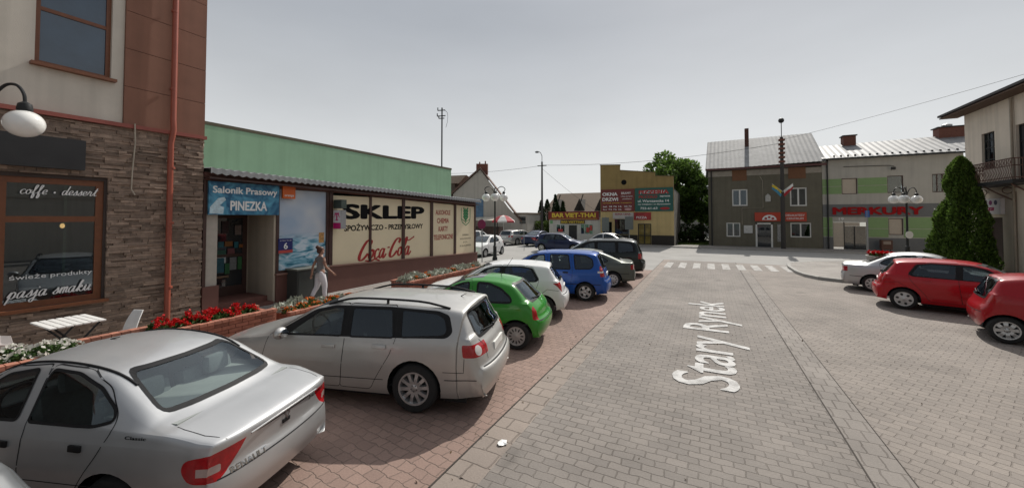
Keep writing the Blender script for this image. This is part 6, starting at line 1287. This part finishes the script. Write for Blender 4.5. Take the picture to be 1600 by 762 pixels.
# ------------------------------------------------------------------ the woman walking past the shop
def skin(name, V_, E, mats, parent, lev=2):
    me = bpy.data.meshes.new(name); me.from_pydata([v[0] for v in V_], E, []); o = bpy.data.objects.new(name, me); COL.objects.link(o)
    md = o.modifiers.new('s', 'SKIN'); md.use_smooth_shade = True
    for i, v in enumerate(V_): r = v[1]; me.skin_vertices[0].data[i].radius = (r, r) if not isinstance(r, tuple) else r
    me.skin_vertices[0].data[0].use_root = True; sd_ = o.modifiers.new('d', 'SUBSURF'); sd_.levels = lev; sd_.render_levels = lev
    bpy.context.view_layer.update(); m2 = bpy.data.meshes.new_from_object(o.evaluated_get(bpy.context.evaluated_depsgraph_get())); bpy.data.objects.remove(o)
    m2.name = name; m2.polygons.foreach_set('use_smooth', [True]*len(m2.polygons)); return link(name, m2, mats, parent)
SKN = M('skin', (.36, .19, .13), .55, var=.06, scale=10)
wm = thing('person', 'woman in grey top and white trousers, hair up, walking past the grocery shop', 'person', (-10.02, 7.45, .05), radians(78)); wm.scale = (.985,)*3
J = {}; VL = []; EL = []
def jv(n, p, r): J[n] = len(VL); VL.append((Vector(p), r))
def je(*c):
    for a, b in zip(c, c[1:]): EL.append((J[a], J[b]))
jv('pel', (0, 0, .86), .112); jv('waist', (.0, 0, 1.0), .094); jv('chest', (.012, 0, 1.2), .108); jv('coll', (-.005, 0, 1.33), .068); jv('neck', (0.0, 0, 1.39), .045); jv('skull0', (.02, 0, 1.46), .07); jv('skull', (.02, 0, 1.53), (.082, .088)); jv('top', (.01, 0, 1.60), .05); jv('face', (.085, 0, 1.475), .03); jv('nose', (.106, 0, 1.503), .013)
je('pel', 'waist', 'chest', 'coll', 'neck', 'skull0', 'skull', 'top'); je('skull0', 'face'); je('skull', 'nose')
for s, sg in (('l', 1), ('r', -1)):
    hp_ = (0, sg*.085, .82); kn = (.10, sg*.08, .47) if s == 'r' else (-.02, sg*.085, .45); an_ = (.11, sg*.075, .10) if s == 'r' else (-.22, sg*.08, .14)
    if s == 'l': kn = (-.05, sg*.085, .45)
    jv('hip'+s, hp_, .095); jv('kn'+s, kn, .06); jv('cf'+s, tuple(Vector(kn).lerp(Vector(an_), .35)+Vector((-.02, 0, 0))), .055); jv('an'+s, an_, .036)
    toe = (an_[0]+.16, an_[1], .035) if s == 'r' else (an_[0]+.10, an_[1], .04); hl = (an_[0]-.02, an_[1], an_[2]-.05); jv('to'+s, toe, (.032, .022)); je('pel', 'hip'+s, 'kn'+s, 'cf'+s, 'an'+s, 'to'+s)
    jv('sh'+s, (0, sg*.165, 1.30), .05); el_ = (-.12, sg*.21, 1.06) if s == 'l' else (.05, sg*.22, 1.05); wr = (-.16, sg*.20, .85) if s == 'l' else (.22, sg*.25, .88)
    jv('el'+s, el_, .036); jv('wr'+s, wr, .024); pd = (Vector(wr)-Vector(el_)).normalized(); pm_ = Vector(wr)+pd*.06; jv('pa'+s, pm_, (.032, .018)); je('coll', 'sh'+s, 'el'+s, 'wr'+s, 'pa'+s)
    for k, (off, ln) in enumerate(((-.026, .06), (-.009, .072), (.009, .068), (.026, .052))):
        f1 = pm_+pd*.035+Vector((off, 0, 0)); f2 = f1+pd*ln*.6+Vector((0, -sg*.006, 0)); f3 = f2+pd*ln*.45+Vector((0, -sg*.016, 0)); jv('f%d1'%k+s, f1, .0085); jv('f%d2'%k+s, f2, .008); jv('f%d3'%k+s, f3, .0065); je('pa'+s, 'f%d1'%k+s, 'f%d2'%k+s, 'f%d3'%k+s)
    t1 = Vector(wr)+pd*.03+Vector((.03, -sg*.012, 0)); t2 = t1+pd*.035+Vector((.012, -sg*.01, 0)); jv('t1'+s, t1, .01); jv('t2'+s, t2, .008); je('wr'+s, 't1'+s, 't2'+s)
skin('body', VL, EL, SKN, wm)
def cloth(name, chain, mat, grow, lev=2):
    ids = []; [ids.append(n) for c in chain for n in c if n not in ids]; vl = []
    for n in ids: p, r = VL[J[n]]; g = grow.get(n, .012); vl.append((p, (r[0]+g, r[1]+g) if isinstance(r, tuple) else r+g))
    return skin(name, vl, [(ids.index(a), ids.index(b)) for c in chain for a, b in zip(c, c[1:])], mat, wm, lev)
for s in 'lr':
    p, r = VL[J['sh'+s]]; q = VL[J['el'+s]][0]; jv('slv'+s, p.lerp(q, .45), .047)
    if s == 'l': jv('belt', (0, 0, .965), .104); jv('tail', (0, 0, .885), .128)
    p = VL[J['cf'+s]][0]; q = VL[J['an'+s]][0]; jv('hem'+s, p.lerp(q, .8), .045)
cloth('blouse', [['waist', 'chest', 'coll'], ['coll', 'shl', 'slvl'], ['coll', 'shr', 'slvr'], ['waist', 'tail']], M('grey_blouse', (.19, .19, .19), .85, var=.12, scale=15), {'tail': .012, 'waist': .024, 'chest': .02, 'coll': .024, 'shl': .030, 'shr': .030, 'slvl': .014, 'slvr': .014})
cloth('trousers', [['pel', 'belt'], ['pel', 'hipl', 'knl', 'cfl', 'heml'], ['pel', 'hipr', 'knr', 'cfr', 'hemr']], M('white_trousers', (.68, .65, .68), .8, var=.05), {'pel': .026, 'belt': .006, 'hipl': .028, 'hipr': .028, 'knl': .018, 'knr': .018})
for s in 'lr': cloth('shoe', [['an'+s, 'to'+s]], M('pink_shoe', (.30, .12, .10), .6), {'an'+s: -.002, 'to'+s: .008}, 1)
HR = M('auburn_hair', (.075, .028, .014), .6, var=.3, scale=30)
m = MB(); m.ell((-.012, 0, 1.555), (.098, .092, .085)); m.ell((-.085, 0, 1.615), (.06, .06, .055)); m.ell((-.05, 0, 1.50), (.06, .075, .07)); m.build('hair', HR, wm, True)
for sg in (1, -1): m = MB(); m.ell((.097, sg*.032, 1.53), (.009, .012, .007), 8, 6); m.build('eye', BLK, wm, True); m = MB(); m.ell((.01, sg*.088, 1.51), (.018, .009, .028), 8, 6); m.build('ear', SKN, wm, True)
m = MB(); m.ell((.106, 0, 1.462), (.006, .017, .004), 8, 6); m.build('mouth', M('lips', (.33, .12, .09), .5), wm, True)
# ------------------------------------------------------------------ the cars of the place
SILV = paint('silver_paint', (.50, .505, .51), .66, .43)
SILV2 = paint('warm_silver_paint', (.50, .49, .47), .66, .43)
LEFT = 'cars parked in the row before the shop'; RIGHT = 'cars parked in the row on the right'; FAR = 'cars on the far street'
sp = dict(SEDAN); sp['sc'] = .895; sp['more'] = [badge('RENAULT', .60, .26, .60, .645), badge('MEGANE', -.36, -.66, .79, .83), badge('Classic', 3.52, 3.72, .93, .955, 'side', BLACK), aerial(2.2, .03, -.12)]
def diamond(root, bvh, sp, pm):
    h = bvh.ray_cast(Vector((-5, -.12, .82)), Vector((1, 0, 0)))[0]
    m = MB(); m.mi = 0; P = [(0, .055), (.038, 0), (0, -.055), (-.038, 0)]; Q = [(0, .03), (.02, 0), (0, -.03), (-.02, 0)]
    for i in range(4):
        a, b, c, d = P[i], P[(i+1) % 4], Q[(i+1) % 4], Q[i]; m.poly([(h.x-.01, p[0], h.z+p[1]) for p in (a, b, c, d)])
    m.build('diamond_badge', CHROME, root)
sp['more'].append(diamond)
def gutters(root, bvh, sp, pm):
    for sg in (1, -1):
        m = MB(); pts = []
        for k in range(15):
            s_ = 1.75+k*.11; x = sp['L']/2-s_; q = bvh.ray_cast(Vector((x, sg*.545, 4)), Vector((0, 0, -1)))[0]; pts.append(q+Vector((0, 0, .004)))
        m.tube(pts, .013, 6); m.build('roof_gutter', BLACK, root, True)
sp['more'].append(gutters)
CLEAR = glass('clear_car_glass', (.74, .80, .78), .8)
make_car(sp, 'silver saloon with its boot to the camera, nearest whole car, beside the cafe', 'car', SILV, (-5.28, 1.62), 198, 'L', LEFT, 3, ('cap', 7), CLEAR, GREYIN, ctr=1)
make_car(dict(HATCH, sc=.92), 'dark silver hatchback cut off by the bottom left corner of the photo', 'car', paint('dark_silver_paint', (.13, .135, .14), .66, .4), (-4.5, -.35), 197, 'L', LEFT, 2, ('cap', 8), ctr=1)
make_car(WAGON, 'silver estate car with black roof rails, between the silver saloon and the green hatchback', 'car', SILV2, (-4.72, 4.31), 196, 'L', LEFT, 3, ('spoke', 10), CLEAR, ctr=1)
make_car(MINI, 'small bright green hatchback with a black sunroof', 'car', paint('green_paint', (.03, .24, .02), 0, .3), (-4.55, 7.0), 192, 'L', LEFT, 3, ('cap', 12), ctr=1)
make_car(HATCH, 'white five door hatchback between the green and the blue car', 'car', paint('white_paint', (.78, .78, .77), 0, .3), (-5.08, 9.1), 199, 'L', LEFT, 2, ('spoke', 5), ctr=1)
make_car(MPV, 'bright blue compact people carrier with a rounded rear side window', 'car', paint('blue_paint', (.008, .075, .34), .2, .3), (-4.64, 11.8), 190, 'L', LEFT, 2, ('spoke', 5), ctr=1)
make_car(FAST, 'grey green fastback car between the blue people carrier and the black van', 'car', paint('grey_green_paint', (.10, .11, .095), .6, .35), (-4.43, 14.33), 197, 'L', LEFT, 2, ('cap', 10), ctr=1)
make_car(VAN, 'near black large people carrier, last car of the left row', 'car', paint('black_green_paint', (.010, .016, .015), .3, .3), (-4.53, 17.35), 188, 'L', LEFT, 2, ('spoke', 7), ctr=1)
s4 = dict(FAST); s4['top'] = SEDAN['top'][:-9]+[(3.86, 1.04), (4.05, 1.015), (4.28, 1.0), (4.42, .975), (4.465, .92), (4.46, .72), (4.5, .60), (4.5, .42), (4.42, .27)]; s4['rear'] = SEDAN['rear']; s4['win'] = SEDAN['win']; s4['doors'] = SEDAN['doors']
make_car(s4, 'silver saloon with only its boot and roof showing behind the red hatchback', 'car', SILV, (6.32, 17.42), -18, 'R', RIGHT, 2, ('cap', 8), ctr=1)
make_car(HATCH, 'red five door hatchback parked between the silver saloon and the small red car', 'car', paint('red_paint', (.44, .004, .012), 0, .3), (6.2, 14.6), -17, 'R', RIGHT, 2, ('cap', 6), ctr=1)
make_car(CITY, 'small red city car cut off by the right edge of the photo', 'car', paint('deep_red_paint', (.36, .004, .010), 0, .3), (6.6, 11.67), -15, 'R', RIGHT, 2, ('spoke', 8), ctr=1)
make_car(CITY, 'white hatchback facing the camera by the corner of the shop', 'car', MATS['white_paint'], (-13.2, 21.9), -91, 'L', FAR, 1, ('cap', 8), ctr=1)
make_car(MPV, 'white van like car half hidden behind the white hatchback', 'car', MATS['white_paint'], (-17.3, 27.2), 84, 'L', FAR, 1, ('cap', 8), ctr=1)
make_car(WAGON, 'silver estate car under the gabled house, seen from behind', 'car', SILV2, (-15.9, 32.6), 78, 'L', FAR, 1, ('spoke', 7), ctr=1)
make_car(SEDAN, 'dark blue saloon seen from behind next to the silver estate car', 'car', paint('dark_blue_paint', (.012, .022, .07), .3, .3), (-13.6, 32.3), 80, 'L', FAR, 1, ('cap', 8), ctr=1)
make_car(HATCH, 'dark blue hatchback crossing in front of the snack bar', 'car', MATS['dark_blue_paint'], (-9.7, 27.1), 4, 'L', FAR, 1, ('cap', 8), ctr=1)
make_car(s4, 'grey saloon whose roof shows above the black van', 'car', SILV, (-7.0, 29.5), 172, 'L', FAR, 1, ('cap', 8), ctr=1)
